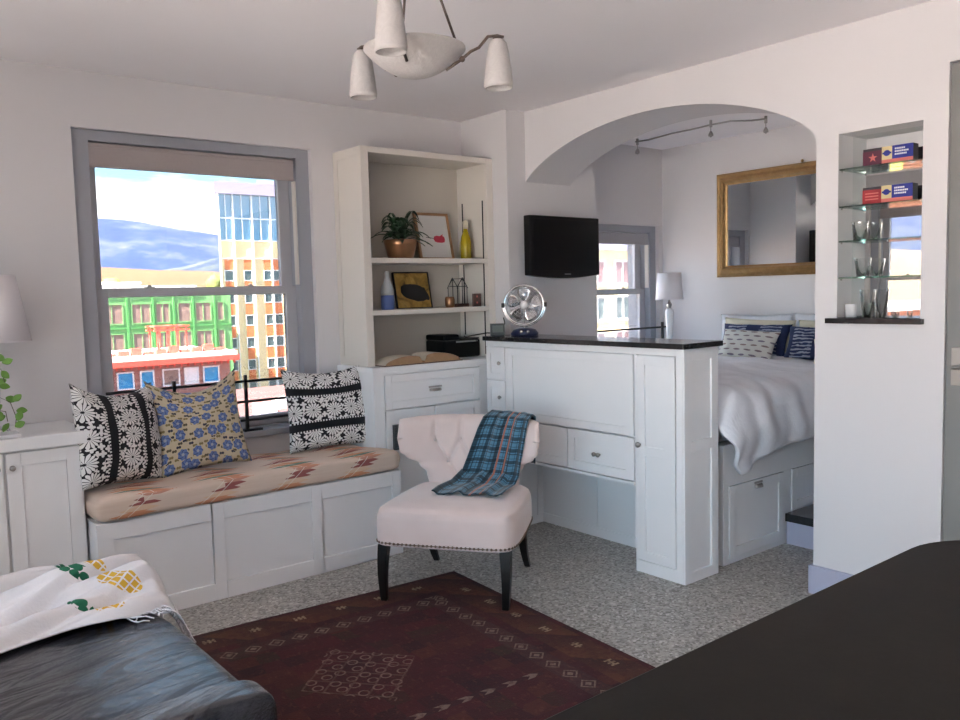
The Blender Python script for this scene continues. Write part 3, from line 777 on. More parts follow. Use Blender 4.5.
# mattress + duvet
tag(MB().box(3.78, 2.63, .656, 5.68, 3.94, .89).build('mattress', M['mattress'], bevel=.05), 'thick mattress hidden under the white duvet', 'mattress')
def hem(x):
    t = (x-3.70)
    pts = [(0, .70), (.05, .60), (.11, .50), (.17, .505), (.28, .555), (.45, .60), (.62, .615), (.9, .62), (2.2, .60)]
    for (a, za), (b, zb) in zip(pts, pts[1:]):
        if t <= b: return za+(zb-za)*(t-a)/(b-a)
    return .6
def duvet(a, b):
    x = 3.685+1.73*a
    L1 = 1.20; r = .12; z_top = .955+.03*sin(PI*min(1, b*1.5))
    foot = max(0, 1-(x-3.685)/.16)                       # rounded foot end
    zt = z_top - .16*foot*foot
    tot = 1.20+.19+(zt-.12-hem(x))
    s = b*tot
    if s < L1: y, z = 3.90-s, zt
    elif s < L1+.19:
        t = (s-L1)/.19*PI/2; y, z = 2.70-.145*sin(t)-.0, zt-.12*(1-cos(t))
    else:
        q = s-L1-.19; y, z = 2.555-.03*sin(min(1, q/.25)*PI), zt-.12-q
    dr = max(0, min(1, (s-L1)/.25))
    fold = .011*dr*(sin(x*21+z*6)+.4*sin(x*39+2*z)+1.3*noise.noise(Vector((x*7, z*3, 1))))
    y -= max(-.02, fold)*1.0
    z += .016*noise.noise(Vector((x*4, y*4, 0)))*(1-dr)+.010*noise.noise(Vector((x*11, y*9, 3)))*(1-dr)
    if b > .98: y += .0
    return (x+foot*.0+ (.012*sin(z*30)*dr), y, z)
mb = MB(); mb.grid(duvet, 110, 90)
dv = mb.build('duvet', M['white_linen'], smooth=True, solid=.022)
tag(dv, 'puffy white duvet draped over the side of the alcove bed', 'duvet')

def pillow_mb(w, h, t, mat4, seed=0, nu=28, sag=.0, pinch=.07, wr=.006, pow_=.42):
    mb = MB(); mb.mat = mat4
    def side(sg):
        def fn(a, b):
            p, q = 2*a-1, 2*b-1
            x = w/2*p*(1-pinch*(1-q*q)); z = h/2*q*(1-pinch*(1-p*p))
            z -= sag*(1-p*p)*max(0, q)
            k = (max(0, 1-p*p)**pow_)*(max(0, 1-q*q)**pow_)
            y = sg*t/2*k
            edge = min(1, k*2)
            y += edge*wr*(noise.noise(Vector((p*2.3+seed, q*2.3, sg)))*2 + noise.noise(Vector((p*6+seed, q*5, sg*2))))
            return (x, y, z+h/2)
        return fn
    mb.grid(side(-1), nu, nu); mb.grid(side(1), nu, nu)
    return mb
def pillow(name, label, mat, w, h, t, loc, rz, lean, roll=0., group=None, **k):
    m4 = T(loc) @ R(rz) @ R(lean, 'X') @ T((0, 0, h/2)) @ R(roll, 'Y') @ T((0, 0, -h/2))
    o = pillow_mb(w, h, t, m4, **k).build(name, M[mat], smooth=True)
    tag(o, label, 'pillow', group); return o
# window-seat pillows (lean < 0 tips the top backwards, towards +Y)
pillow('throw_pillow', 'black pillow with white flowers leaning against the side cabinet, leftmost', 'mum_v', .50, .50, .18, (1.172, 4.185, .618), .50, -.20, .10, seed=1, sag=.05)
pillow('throw_pillow', 'beige pillow with small blue flowers in the middle of the window seat', 'bluefloral', .47, .51, .17, (1.562, 4.235, .614), -.10, -.24, -.07, seed=5, sag=.075, pinch=.09)
pillow('throw_pillow', 'black pillow with white flowers and horizontal bands against the bookcase', 'mum_h', .53, .49, .16, (2.352, 4.31, .612), -.12, -.16, -.015, seed=9, sag=.03)
# bed pillows, backs to the alcove wall (+X); rz=-pi/2 turns the front to -X
RB = -PI/2
pillow('lace_pillow', 'white ruffled lace pillow against the wall, nearest the alcove lamp', 'lace', .62, .30, .12, (5.60, 3.62, .985), RB, -.10, .0, seed=2, wr=.015)
pillow('lace_pillow', 'white ruffled lace pillow against the wall under the mirror, right one', 'lace', .62, .31, .12, (5.60, 2.99, .985), RB, -.10, .0, seed=12, wr=.015)
pillow('bed_pillow', 'plain cream pillow behind the striped navy pillow at the lamp side', 'cream_linen', .60, .275, .13, (5.46, 3.52, .985), RB, -.22, .03, seed=3, wr=.012)
pillow('bed_pillow', 'plain cream pillow behind the navy pillow cut off by the wall column', 'cream_linen', .60, .275, .13, (5.46, 2.90, .985), RB, -.22, -.02, seed=4, wr=.012)
pillow('navy_pillow', 'navy blue tie-dyed pillow behind the small dashed pillow', 'shibori', .56, .26, .12, (5.27, 3.44, .985), RB, -.42, .0, seed=6)
pillow('navy_pillow', 'navy blue tie-dyed pillow at the right beside the column', 'shibori', .52, .25, .10, (5.24, 2.895, .985), RB+.05, -.42, .0, seed=7)
pillow('dashed_pillow', 'small cream pillow with rows of dark dashes in front of the navy pillows', 'dash', .46, .23, .10, (5.08, 3.37, .985), RB-.03, -.50, .03, seed=8)
pillow('bed_pillow', 'small plain cream pillow at the right end of the bed pillows', 'cream_linen', .30, .19, .09, (5.10, 2.70, .985), RB+.25, -.5, -.1, seed=11)

# ------------------------------------------------------------------ gilt mirror
gm = empty('wall_mirror', 'large gilt-framed mirror on the alcove wall above the bed', 'mirror', (5.69, 3.3, 1.57))
def frame_x(mb, x, y0, y1, z0, z1, prof):
    """mitred frame on a plane x=const; prof = [(inset, depth)]"""
    rings = []
    for (ins, dp) in prof:
        rings.append([mb.v((x-dp, y, z)) for (y, z) in ((y0+ins, z0+ins), (y1-ins, z0+ins), (y1-ins, z1-ins), (y0+ins, z1-ins))])
    for A, B in zip(rings, rings[1:]):
        for k in range(4): mb.bm.faces.new((A[k], A[(k+1) % 4], B[(k+1) % 4], B[k]))
mb = MB(); frame_x(mb, 5.713, 2.55, 4.005, 1.572, 2.378, [(0, 0), (0, .03), (.012, .042), (.03, .036), (.05, .05), (.066, .046), (.078, .026), (.088, .02), (.09, 0)])
mb.build('frame', M['gilt'], gm)
MB().box(5.700, 2.63, 1.652, 5.708, 3.925, 2.298).build('mirror_glass', M['mirror'], gm)
MB().sphere((5.69, 3.28, 2.392), .012, 8).build('nail', M['brass'], gm, smooth=True)

# ------------------------------------------------------------------ table lamps
def lamp(label, x, y, z0, zs0, zs1, rb, rt, bodymat):
    l = empty('table_lamp', label, 'lamp', (x, y, z0))
    MB().lathe([(0, 0), (.055, 0), (.055, .012), (.02, .02), (.012, .03), (0, .03)], (x, y, z0+.0005), 24).build('base', M['chrome'], l, smooth=True)
    hh = zs0-z0-.03
    MB().lathe([(0, .03), (.014, .03), (.014, .04), (.020, .05), (.034, hh*.80), (.030, hh*.86), (.010, hh*.9), (0, hh*.9)], (x, y, z0), 24).build('body', M[bodymat], l, smooth=True)
    MB().lathe([(0, hh*.9), (.012, hh*.9), (.022, hh*.97), (.018, hh*1.0), (.008, hh*1.04), (.008, hh+.09), (0, hh+.09)], (x, y, z0), 16).build('neck', M['nickel'], l, smooth=True)
    s = MB().lathe([(rb, 0), (rt, zs1-zs0)], (x, y, zs0), 48).build('lamp_shade', M['shade'], l, smooth=True, solid=-.002)
    MB().tube([(x+rb*cos(a), y+rb*sin(a), zs0+.002) for a in [2*PI*i/40 for i in range(40)]], .003, 6, closed=True).build('shade_rim', M['shade'], s, smooth=True)
    return l
lamp('small table lamp with white drum shade in the bedroom alcove', 5.42, 4.27, 1.011, 1.405, 1.618, .110, .092, 'ceramic')
lamp('table lamp with large white shade on the side cabinet at left', .648, 4.345, .913, 1.33, 1.632, .168, .118, 'ceramic')

# ------------------------------------------------------------------ television
tv = empty('television', 'black flat television mounted on the pier above the fan', 'television', (3.97, 4.05, 1.58))
mb = MB(); n = 16
out = [(3.645, 1.985), (4.300, 1.985), (4.300, 1.602)]
out += [(4.300-.655*i/n, 1.602-.022*sin(PI*i/n)) for i in range(1, n)] + [(3.645, 1.602)]
mb.mat = T((3.955, 3.99, 0)) @ R(.02) @ T((-3.97, -3.99, 0))
mb.prism(out, 1, 3.965, 4.025); mb.build('bezel', M['black'], tv, bevel=.006)
mb = MB(); mb.mat = T((3.955, 3.99, 0)) @ R(.02) @ T((-3.97, -3.99, 0)); mb.box(3.672, 3.962, 1.632, 4.273, 3.966, 1.958); mb.build('screen', M['screen'], tv)
mb = MB(); mb.mat = T((3.955, 3.99, 0)) @ R(.02) @ T((-3.97, -3.99, 0))
for k in range(7): mb.box(3.955+k*.0085, 3.9625, 1.604, 3.961+k*.0085, 3.966, 1.611)
mb.build('logo', M['silver'], tv)
MB().box(3.87, 4.025, 1.70, 4.07, 4.099, 1.90).build('wall_mount', M['black'], tv)

# ------------------------------------------------------------------ fan, clock
fan = empty('desk_fan', 'round chrome desk fan on a dark blue base on the counter', 'fan', (3.50, 3.885, 1.224), math.atan2(-.66, .75))
fm = W[fan]
def F(mb): mb.mat = fm; return mb
F(mb := MB()).lathe([(0, 0), (.085, 0), (.088, .015), (.07, .038), (.03, .05), (0, .052)], (0, 0, 0), 28); mb.build('base', M['navyplastic'], fan, smooth=True)
for s_ in (-1, 1): F(mb := MB()).sphere((s_*.02, -.075, .026), .011, 10); mb.build('dial', M['chrome'], fan, smooth=True)
FC = Vector((0, 0, .192)); FR = .122
yoke = [(FR*1.08*cos(a), 0, .192+FR*1.08*sin(a)) for a in [PI+PI*i/24 for i in range(25)]]
F(mb := MB()).tube(yoke, .006, 8); mb.tube([(0, 0, .045), (0, 0, .192-FR*1.08)], .010, 8); mb.build('yoke', M['chrome'], fan, smooth=True)
for s_ in (-1, 1): F(mb := MB()).box(s_*FR*1.08-.010, -.016, .178, s_*FR*1.08+.010, .016, .206); mb.build('tilt_knob', M['blackmatte'], fan, bevel=.003)
for nm, yy in (('front_guard', -.035), ('rear_guard', .035)):
    F(mb := MB())
    for rr in ([.040, .060, .080, .100] if nm == 'front_guard' else [.060, .1]):
        yb = yy*(1-(rr/FR)**3*.6); mb.tube([(rr*cos(a), yb, .192+rr*sin(a)) for a in [2*PI*i/32 for i in range(32)]], .0011, 5, closed=True)
    for k in range(16):
        a = 2*PI*k/16; mb.tube([(.02*cos(a), yy, .192+.02*sin(a)), (.08*cos(a), yy*.85, .192+.08*sin(a)), (FR*cos(a), yy*.35, .192+FR*sin(a))], .0010, 5)
    mb.build(nm, M['chrome'], fan, smooth=True)
F(mb := MB()).tube([(FR*cos(a), 0, .192+FR*sin(a)) for a in [2*PI*i/48 for i in range(48)]], [.009]*48, 10, closed=True); mb.build('ring', M['chrome'], fan, smooth=True)
for k in range(5):
    a0 = 2*PI*k/5+.3
    def blade(a, b, a0=a0):
        r_ = .022+.085*b; th = a0+(a-.5)*(.5+.55*sin(PI*min(1, b*.9)))
        return (r_*cos(th), .014*(a-.5)*2, .192+r_*sin(th))
    F(mb := MB()).grid(blade, 6, 8); mb.build('blade', M['chrome'], fan, smooth=True, solid=.0015)
F(mb := MB()).sphere((0, -.030, .192), .026, 14, (1, .5, 1)); mb.build('hub', M['ceramic'], fan, smooth=True)

ck = empty('digital_clock', 'small grey digital clock standing beside the chrome fan', 'clock', (3.40, 4.03, 1.224), -.55)
cm = W[ck]
mb = MB(); mb.mat = cm; mb.box(-.045, -.018, 0, .045, .018, .078); mb.build('case', M['greyplastic'], ck, bevel=.004)
mb = MB(); mb.mat = cm; mb.box(-.034, -.0195, .022, .034, -.0178, .066); mb.build('display', M['lcd'], ck)

# ------------------------------------------------------------------ printer and open book on the base cabinet
pr = empty('printer', 'black compact printer on the base cabinet beside the open book', 'printer', (3.355, 4.44, 1.076))
MB().box(3.205, 4.335, 1.0765, 3.505, 4.545, 1.192).build('body', M['black'], pr, bevel=.012)
MB().box(3.205, 4.345, 1.1925, 3.34, 4.545, 1.230).build('paper_feeder', M['black'], pr, bevel=.012)
MB().box(3.35, 4.340, 1.1925, 3.50, 4.54, 1.202).build('lid', M['blackmatte'], pr, bevel=.003)
MB().box(3.30, 4.3335, 1.176, 3.48, 4.3345, 1.186).build('trim_strip', M['chrome'], pr)
MB().sphere((3.42, 4.38, 1.213), .015, 12, (1, 1, .8)).build('dial', M['chrome'], pr, smooth=True)
cb = MB().tube([(3.46, 4.42, 1.207), (3.505, 4.26, 1.232), (3.52, 4.13, 1.232), (3.515, 4.09, 1.30), (3.50, 4.085, 1.335)], .004, 6)
tag(cb.build('cable', M['black'], smooth=True), 'thin black cable curving up from the printer beside the clock', 'cable')
bo = empty('open_book', 'large open book with brown page edges on the base cabinet', 'book', (2.90, 4.22, 1.076))
def bookhalf(x0, x1, hmax, sgn):
    n_ = 16; prof = []
    for i in range(n_+1):
        t = i/n_; x = x0+(x1-x0)*t
        prof.append((x, 1.082+hmax*(sin(PI*min(1, (t if sgn > 0 else 1-t)*1.0))**.5*.55+.45*((1-t) if sgn > 0 else t))*(1 if .02 < t < .98 else .35)))
    return prof
for (x0, x1, sgn, hm) in ((2.64, 2.905, -1, .058), (2.925, 3.20, 1, .066)):
    prof = bookhalf(x0, x1, hm, sgn)
    mb = MB(); mb.prism([(x0, 1.082)]+prof+[(x1, 1.082)], 1, 4.158, 4.322)
    s_ = mb.build('page_block', M['pages'], bo)
    mb = MB(); mb.grid(lambda a, b, P=prof: (P[min(16, round(a*16))][0], 4.160+.160*b, P[min(16, round(a*16))][1]+.0008), 16, 1); mb.build('page', M['pagetop'], s_, smooth=True)
MB().box(2.63, 4.150, 1.0762, 3.21, 4.328, 1.0818).build('cover', M['brown'], bo, bevel=.001)

# ------------------------------------------------------------------ shelf objects
SZ1, SZ2 = 1.7203, 1.4083
# fern in copper pot
PP = (2.915, 4.37)
fe = empty('potted_fern', 'green leafy plant in a copper pot on the upper shelf', 'potted plant', (*PP, SZ1))
MB().lathe([(0, 0), (.072, 0), (.080, .012), (.100, .085), (.108, .115), (.101, .118), (.094, .104), (0, .10)], (*PP, SZ1), 32).build('pot', M['copper'], fe, smooth=True)
random.seed(3)
for k in range(52):
    a = random.uniform(0, 2*PI); L = random.uniform(.19, .29); up = random.uniform(.7, 1.7) if k % 3 else random.uniform(.2, .8)
    if k % 2: a = random.uniform(-PI*.95, PI*.05)
    tilt = Vector((cos(a), .62*sin(a), 0)); wd = random.uniform(.014, .024)
    pts = []
    for i in range(9):
        t = i/8; rr = L*t*(.35+.45*min(1, .6/up)); zz = .095+L*(1.35*up*t-(.85*up+.22)*t*t)
        p = Vector((PP[0], PP[1], SZ1))+tilt*rr+Vector((0, 0, zz)); p.y = max(4.25, min(4.54, p.y)); p.x = max(2.630, p.x); p.z = max(SZ1+.01, p.z); pts.append(p)
    side = Vector((-sin(a), cos(a), 0))
    mb = MB()
    mb.grid(lambda u_, v_, pts=pts, side=side, wd=wd: tuple(pts[round(v_*8)]+side*((u_-.5)*2*wd*(sin(PI*min(1, v_*.93+.06))**.7))+Vector((0, 0, -.004*(1-abs(2*u_-1))))), 2, 8)
    mb.build('leaf', M['greenleaf'], fe, smooth=True, solid=.0008)
# framed print
def leaning_frame(name, label, x0, x1, z, h, y0, lean, fw, fmat, inner, innermat, rz=0.):
    f = empty(name, label, 'picture', ((x0+x1)/2, y0, z), rz)
    w = x1-x0; m4 = W[f] @ R(-lean, 'X')
    mb = MB(); mb.mat = m4
    mb.box(-w/2, 0, 0, -w/2+fw, .018, h); mb.box(w/2-fw, 0, 0, w/2, .018, h); mb.box(-w/2+fw, 0, 0, w/2-fw, .018, fw); mb.box(-w/2+fw, 0, h-fw, w/2-fw, .018, h)
    mb.build('frame', M[fmat], f, bevel=.002)
    mb = MB(); mb.mat = m4; mb.box(-w/2+fw, .007, fw, w/2-fw, .014, h-fw); c = mb.build('picture_sheet', M[innermat], f)
    return f, m4, c
f, m4, c = leaning_frame('framed_print', 'wood-framed white print of a pink-red shape on the upper shelf', 3.125, 3.400, SZ1, .318, 4.452, .22, .016, 'wood_frame', None, 'paper', 0)
mb = MB(); mb.mat = m4
blob = [(-.005, .140), (.0, .160), (.02, .166), (.045, .163), (.06, .170), (.074, .178), (.070, .164), (.082, .160), (.086, .140), (.080, .122), (.055, .118), (.02, .120), (.003, .126)]
mb.prism(blob, 1, .0052, .0068); mb.build('painted_motif', M['pink_paint'], c)
mb = MB(); mb.mat = m4; mb.tube([(-.005, .006, .146), (-.03, .006, .150), (-.065, .006, .153)], .0018, 6); mb.build('painted_stalk', M['darkwood'], c)
f, m4, c = leaning_frame('framed_painting', 'dark-framed golden painting of a black animal on the lower shelf', 2.950, 3.225, SZ2, .240, 4.475, .20, .006, 'blackmatte', None, 'gold_ground', 0)
pig = [(-.088, .118), (-.085, .135), (-.060, .146), (-.020, .148), (.02, .145), (.05, .136), (.062, .128), (.078, .126), (.082, .112), (.098, .085), (.106, .062), (.098, .050), (.080, .054), (.060, .046), (.02, .044), (.0, .050), (-.03, .058), (-.06, .068), (-.078, .082), (-.09, .10)]
pig = [(x*1.12+.008, z*1.12-.004) for x, z in pig]
mb = MB(); mb.mat = m4; mb.prism(pig, 1, .0052, .0068); mb.build('painted_animal', M['blackmatte'], c)
# bottles
mb = MB().lathe([(0, 0), (.034, 0), (.037, .01), (.037, .11), (.031, .145), (.016, .185), (.014, .20), (.0, .20)], (3.435, 4.375, SZ1), 24)
yb = empty('glass_bottle', 'yellow swing-top glass bottle at the right end of the upper shelf', 'bottle', (3.435, 4.375, SZ1))
mb.build('body', M['yellowglass'], yb, smooth=True)
MB().lathe([(0, .19), (.017, .19), (.019, .205), (.019, .235), (.012, .245), (0, .246)], (3.435, 4.375, SZ1+.011), 16).build('stopper', M['cream_linen'], yb, smooth=True)
MB().tube([(3.413, 4.372, SZ1+.19), (3.409, 4.37, SZ1+.22), (3.417, 4.37, SZ1+.253), (3.453, 4.37, SZ1+.253), (3.461, 4.37, SZ1+.22), (3.457, 4.372, SZ1+.19)], .0018, 6).build('wire_clasp', M['nickel'], yb, smooth=True)
gb = empty('ceramic_bottle', 'grey bottle with a blue lower half at the left of the lower shelf', 'bottle', (2.80, 4.36, SZ2))
MB().lathe([(0, 0), (.038, 0), (.042, .008), (.042, .088), (0, .088)], (2.80, 4.36, SZ2), 28).build('blue_base', M['bottleblue'], gb, smooth=True)
MB().lathe([(0, .088), (.042, .088), (.042, .12), (.036, .145), (.018, .175), (.013, .20), (.014, .235), (0, .236)], (2.80, 4.36, SZ2), 28).build('upper_body', M['bottlegrey'], gb, smooth=True)
# terrarium
te = empty('wire_terrarium', 'small house-shaped black wire terrarium on the lower shelf', 'terrarium', (3.375, 4.40, SZ2), .25)
tm = W[te]; a, b, h1, h2 = .050, .040, .135, .185
def tp(x, y, z): return tuple(tm @ Vector((x, y, z)))
mb = MB()
E_ = []
for sx in (-1, 1):
    for sy in (-1, 1): E_.append(((sx*a, sy*b, .02), (sx*a, sy*b, h1)))
    E_.append(((sx*a, -b, h1), (sx*a, b, h1))); 
for sy in (-1, 1):
    E_ += [((-a, sy*b, h1), (0, sy*b, h2)), ((0, sy*b, h2), (a, sy*b, h1)), ((-a*1.15, sy*b, h1-.012), (0, sy*b*1.05, h2+.008)), ((0, sy*b*1.05, h2+.008), (a*1.15, sy*b, h1-.012)), ((0, sy*b, .02), (0, sy*b, h2))]
E_ += [((0, -b, h2), (0, b, h2))]
for p, q in E_: mb.tube([tp(*p), tp(*q)], .0026, 6)
mb.build('wire_frame', M['iron'], te, smooth=True)
mb = MB(); mb.mat = tm; mb.box(-a-.012, -b-.006, 0, a+.012, b+.006, .022); mb.build('base', M['brown'], te, bevel=.002)
cp = MB().lathe([(0, 0), (.026, 0), (.031, .012), (.033, .05), (.028, .068), (.022, .070), (.024, .05), (0, .045)], (3.26, 4.335, SZ2), 20).build('copper_cup', M['copper'], smooth=True)
tag(cp, 'small round copper cup beside the wire terrarium', 'cup')
bx = empty('small_box', 'tiny dark printed box at the right end of the lower shelf', 'box', (3.455, 4.30, SZ2), -.2)
mb = MB(); mb.mat = W[bx]; mb.box(-.028, -.012, 0, .028, .012, .085); mb.build('case', M['brown'], bx, bevel=.002)
mb = MB(); mb.mat = W[bx]; mb.box(-.008, -.0132, .06, .002, -.0122, .072); mb.box(-.008, -.0132, .02, .002, -.0122, .032); mb.build('print', M['pinkbox'], bx)

# ------------------------------------------------------------------ niche
nt = empty('niche_mirror', 'mirror panel lining the recessed wall niche', 'mirror', (3.86, 1.786, 1.341))
MB().box(3.861, NY0+.001, NZ0+.001, 3.868, NY1-.001, NZ1-.001).build('mirror_glass', M['mirror'], nt)
struct(MB().box(3.700, 1.582, 1.3160, 3.7295, 2.016, 1.3400), 'trim_1', M['counter'], bevel=.002)
mb = MB(); mb.box(3.7297, NY0+.001, NZ0+.0012, 3.859, NY1-.001, NZ0+.003); struct(mb, 'trim_2', M['counter'])
zsh = (2.022, 1.852, 1.695, 1.528)
slab = ['topmost', 'second from top', 'third from top', 'lowest']
for z, nm in zip(zsh, slab):
    s_ = empty('glass_shelf', '%s clear glass shelf inside the mirrored wall niche' % nm, 'shelf', (3.80, 1.786, z-.007), group='glass shelves in the niche')
    MB().box(3.736, NY0+.002, z-.007, 3.858, NY1-.002, z).build('glass_plate', M['shelfglass'], s_)
    for yy in (NY0+.008, NY1-.008): MB().sphere((3.75, yy, z-.011), .0045, 8).build('shelf_pin', M['nickel'], s_, smooth=True)
def toybox(label, z, first):
    t = empty('small_carton', label, 'box', (3.79, 1.76, z), .0, 'cartons in the niche')
    x0, x1, y0, y1, h_ = 3.765, 3.815, 1.655, 1.875, .075
    MB().box(x0, y0, z, x1, y1, z+h_).build('carton', M['boxend'], t, bevel=.001)
    f = x0-.0012
    yL = y1-.085
    MB().box(f, yL, z+.001, x0-.0001, y1, z+h_-.012).build('red_panel', M['darkredbox' if first else 'redbox'], t)
    MB().box(f, y0, z+.018, x0-.0001, y0+.090, z+h_).build('blue_panel', M['bluebox'], t)
    MB().box(f, y0+.090, z+.018, x0-.0001, yL, z+h_).build('cream_panel', M['creambox'], t)
    MB().box(f, y0, z+.001, x0-.0001, yL, z+.018).build('pink_stripe', M['pinkbox'], t)
    mb = MB(); cy, cz = (y0+.090+yL)/2, z+.046; mb.prism([(cy+.015*cos(a), cz+.013*sin(a)) for a in [2*PI*i/18 for i in range(18)]], 0, f-.0008, f); mb.prism([(cy-.02, cz-.004), (cy+.02, cz-.004), (cy+.02, cz+.004), (cy-.02, cz+.004)], 0, f-.0012, f); mb.build('emblem', M['bluebox'], t)
    mb = MB()
    for k, w_ in enumerate((.040, .055, .050)):
        zz = z+.060-k*.012; yy = y0+.078
        while yy > y0+.078-w_: mb.box(f-.0008, yy-.0055, zz-.003, f, yy, zz+.004); yy -= .0075
    mb.build('printed_lines', M['whiteink'], t)
    if first:
        mb = MB(); cy, cz = y1-.045, z+.033
        mb.prism([(cy+(.020 if i % 2 == 0 else .008)*sin(2*PI*i/10), cz+(.020 if i % 2 == 0 else .008)*cos(2*PI*i/10)) for i in range(10)], 0, f-.0008, f); mb.build('star', M['pinkbox'], t)
    else:
        mb = MB()
        for k in range(3): mb.box(f-.0008, y1-.072, z+.018+k*.013, f, y1-.012, z+.023+k*.013)
        mb.build('printed_lines', M['pinkbox'], t)
toybox('red, cream and blue carton with a star on the top glass shelf', 2.0225, True)
toybox('red, cream and blue carton on the second glass shelf, plain red end', 1.8525, False)
def cup_glass(name, label, y, z, h_, r0, r1, mat='cupglass', x=3.795):
    o = MB().lathe([(0, 0), (r0, 0), (r1, h_)], (x, y, z), 24).build(name, M[mat], smooth=True)
    tag(o, label, 'glass', 'glassware in the niche')
cup_glass('drinking_glass', 'clear flared tumbler on the third glass shelf of the niche', 1.90, 1.6955, .085, .028, .036)
cup_glass('drinking_glass', 'clear flared tumbler on the lowest glass shelf of the niche', 1.885, 1.5285, .085, .026, .038)
cup_glass('drinking_glass', 'tall clear flared glass standing on the black niche sill', 1.86, 1.3435, .125, .022, .035)
cup_glass('small_cup', 'short white cup at the left of the niche sill', 1.925, 1.3435, .060, .024, .026, 'ceramic', 3.77)
cup_glass('shot_glass', 'tiny clear glass on the niche sill between the taller glasses', 1.80, 1.3435, .022, .010, .012)
cup_glass('shot_glass', 'tiny clear glass at the right end of the niche sill', 1.73, 1.3435, .022, .010, .012)

# ------------------------------------------------------------------ chandelier
CX, CY = 1.544, 2.20
ch = empty('chandelier', 'frosted glass bowl chandelier with three tulip shades hanging from the ceiling', 'chandelier', (CX, CY, 2.18))
def bowl_prof():
    out = [(.160*t**.55, 2.176+.085*t**1.15) for t in [i/14 for i in range(15)]]
    inn = [(max(0, r-.007), z+.006) for r, z in out[::-1]]
    return out+[(.159, 2.267), (.152, 2.266)]+inn[1:]
mb = MB(); mb.lathe(bowl_prof(), (CX, CY, 0), 48); mb.build('glass_bowl', M['frost'], ch, smooth=True)
rv, fv = Vector((.777, -.629, 0)), Vector((.628, .778, 0))
mb = MB(); mb.lathe([(0, 2.60), (.05, 2.61), (.075, 2.645), (.08, 2.6595), (0, 2.6595)], (CX, CY, 0), 24); mb.build('ceiling_canopy', M['bronze'], ch, smooth=True)
for k in range(3):
    a = 2*PI*k/3 + math.atan2(-.629, .777) + .35
    MB().tube([(CX+.150*cos(a), CY+.150*sin(a), 2.263), (CX+.02*cos(a), CY+.02*sin(a), 2.612)], .0042, 8).build('rod', M['bronze'], ch, smooth=True)
for lat, dep, zb, zt in ((-.193, .21, 2.168, 2.322), (.262, .05, 2.150, 2.300), (-.050, -.257, 2.184, 2.356)):
    p = Vector((CX, CY, 0))+rv*lat+fv*dep
    dr = Vector((p.x-CX, p.y-CY, 0)).normalized(); c0 = Vector((CX, CY, 0))
    pts = [c0+dr*.098+Vector((0, 0, 2.203)), c0+dr*.150+Vector((0, 0, 2.238)), c0+dr*.178+Vector((0, 0, 2.262)), c0+dr*.205+Vector((0, 0, zt-.025)), c0+dr*.235+Vector((0, 0, zt+.010)), p+Vector((0, 0, zt+.014)), p+dr*.02+Vector((0, 0, zt+.010))]
    arm = MB().tube(pts, .0048, 8).sphere(pts[1], .010, 10).build('arm', M['bronze'], ch, smooth=True)
    hh = zt-zb
    sh = MB().lathe([(.020, hh), (.029, hh*.93), (.035, hh*.75), (.042, hh*.4), (.047, hh*.08), (.045, 0), (.042, 0), (.044, hh*.08), (.039, hh*.4), (.032, hh*.75), (.026, hh*.91), (.010, hh*.97)], (p.x, p.y, zb), 28).build('tulip_shade', M['frost'], ch, smooth=True)
    MB().cyl((p.x, p.y, zt-.022), .016, .03, 16).build('socket', M['bronze'], arm, smooth=True)

# ------------------------------------------------------------------ alcove cable lights
tr = empty('track_light', 'wavy ceiling cable light with small spot heads in the alcove', 'ceiling light', (5.05, 3.8, 2.58))
mb = MB(); mb.tube([(5.13, 4.36, 2.640), (5.10, 4.20, 2.628), (5.06, 3.95, 2.632), (5.02, 3.75, 2.622), (5.02, 3.60, 2.628), (5.06, 3.45, 2.635), (5.16, 3.35, 2.632), (5.24, 3.285, 2.642)], .006, 8); mb.build('rail', M['nickel'], tr, smooth=True)
for i, (x, y) in enumerate(((5.13, 4.34), (5.02, 3.585), (5.235, 3.29))):
    MB().cyl((x, y, 2.612), .010, .048, 12).build('mount', M['nickel'], tr, smooth=True)
    h_ = MB().tube([(x, y, 2.612), (x, y, 2.585)], .003, 6).lathe([(0, -.03), (.018, -.035), (.016, -.02), (.006, 0), (0, 0)], (x, y, 2.585), 14).build('spot_head', M['nickel'], tr, smooth=True)
    MB().sphere((x, y, 2.551), .010, 10).build('bulb', M['cupglass'], h_, smooth=True)

# ------------------------------------------------------------------ blush chair
chs = empty('slipper_chair', 'blush pink upholstered hourglass-back chair with dark legs on the rug corner', 'chair', (2.536, 3.330, 0), -.955)
cw = W[chs]
def seat_fn(a, b):
    prof = [(0, .292), (.95, .290), (.985, .292), (1, .305), (1.0, .35), (1.0, .40), (.992, .432), (.965, .458), (.90, .474), (.75, .484), (.5, .492), (.25, .496), (0, .497)]
    t = b*(len(prof)-1); i = min(int(t), len(prof)-2); f_ = t-i
    sc = prof[i][0]*(1-f_)+prof[i+1][0]*f_; z = prof[i][1]*(1-f_)+prof[i+1][1]*f_
    th = 2*PI*a; c, s_ = cos(th), sin(th)
    x = .352*math.copysign(abs(c)**.24, c); y = .325*math.copysign(abs(s_)**.24, s_)
    x *= 1-.10*max(0, (y+.1)/.425)
    if z > .44: z += .004*noise.noise(Vector((x*sc*6, y*sc*6, 2)))
    return (x*sc, y*sc-.015, z)
mb = MB(); mb.mat = cw; mb.grid(seat_fn, 88, 48, wrap_u=True); mb.build('seat', M['velvet'], chs, smooth=True)
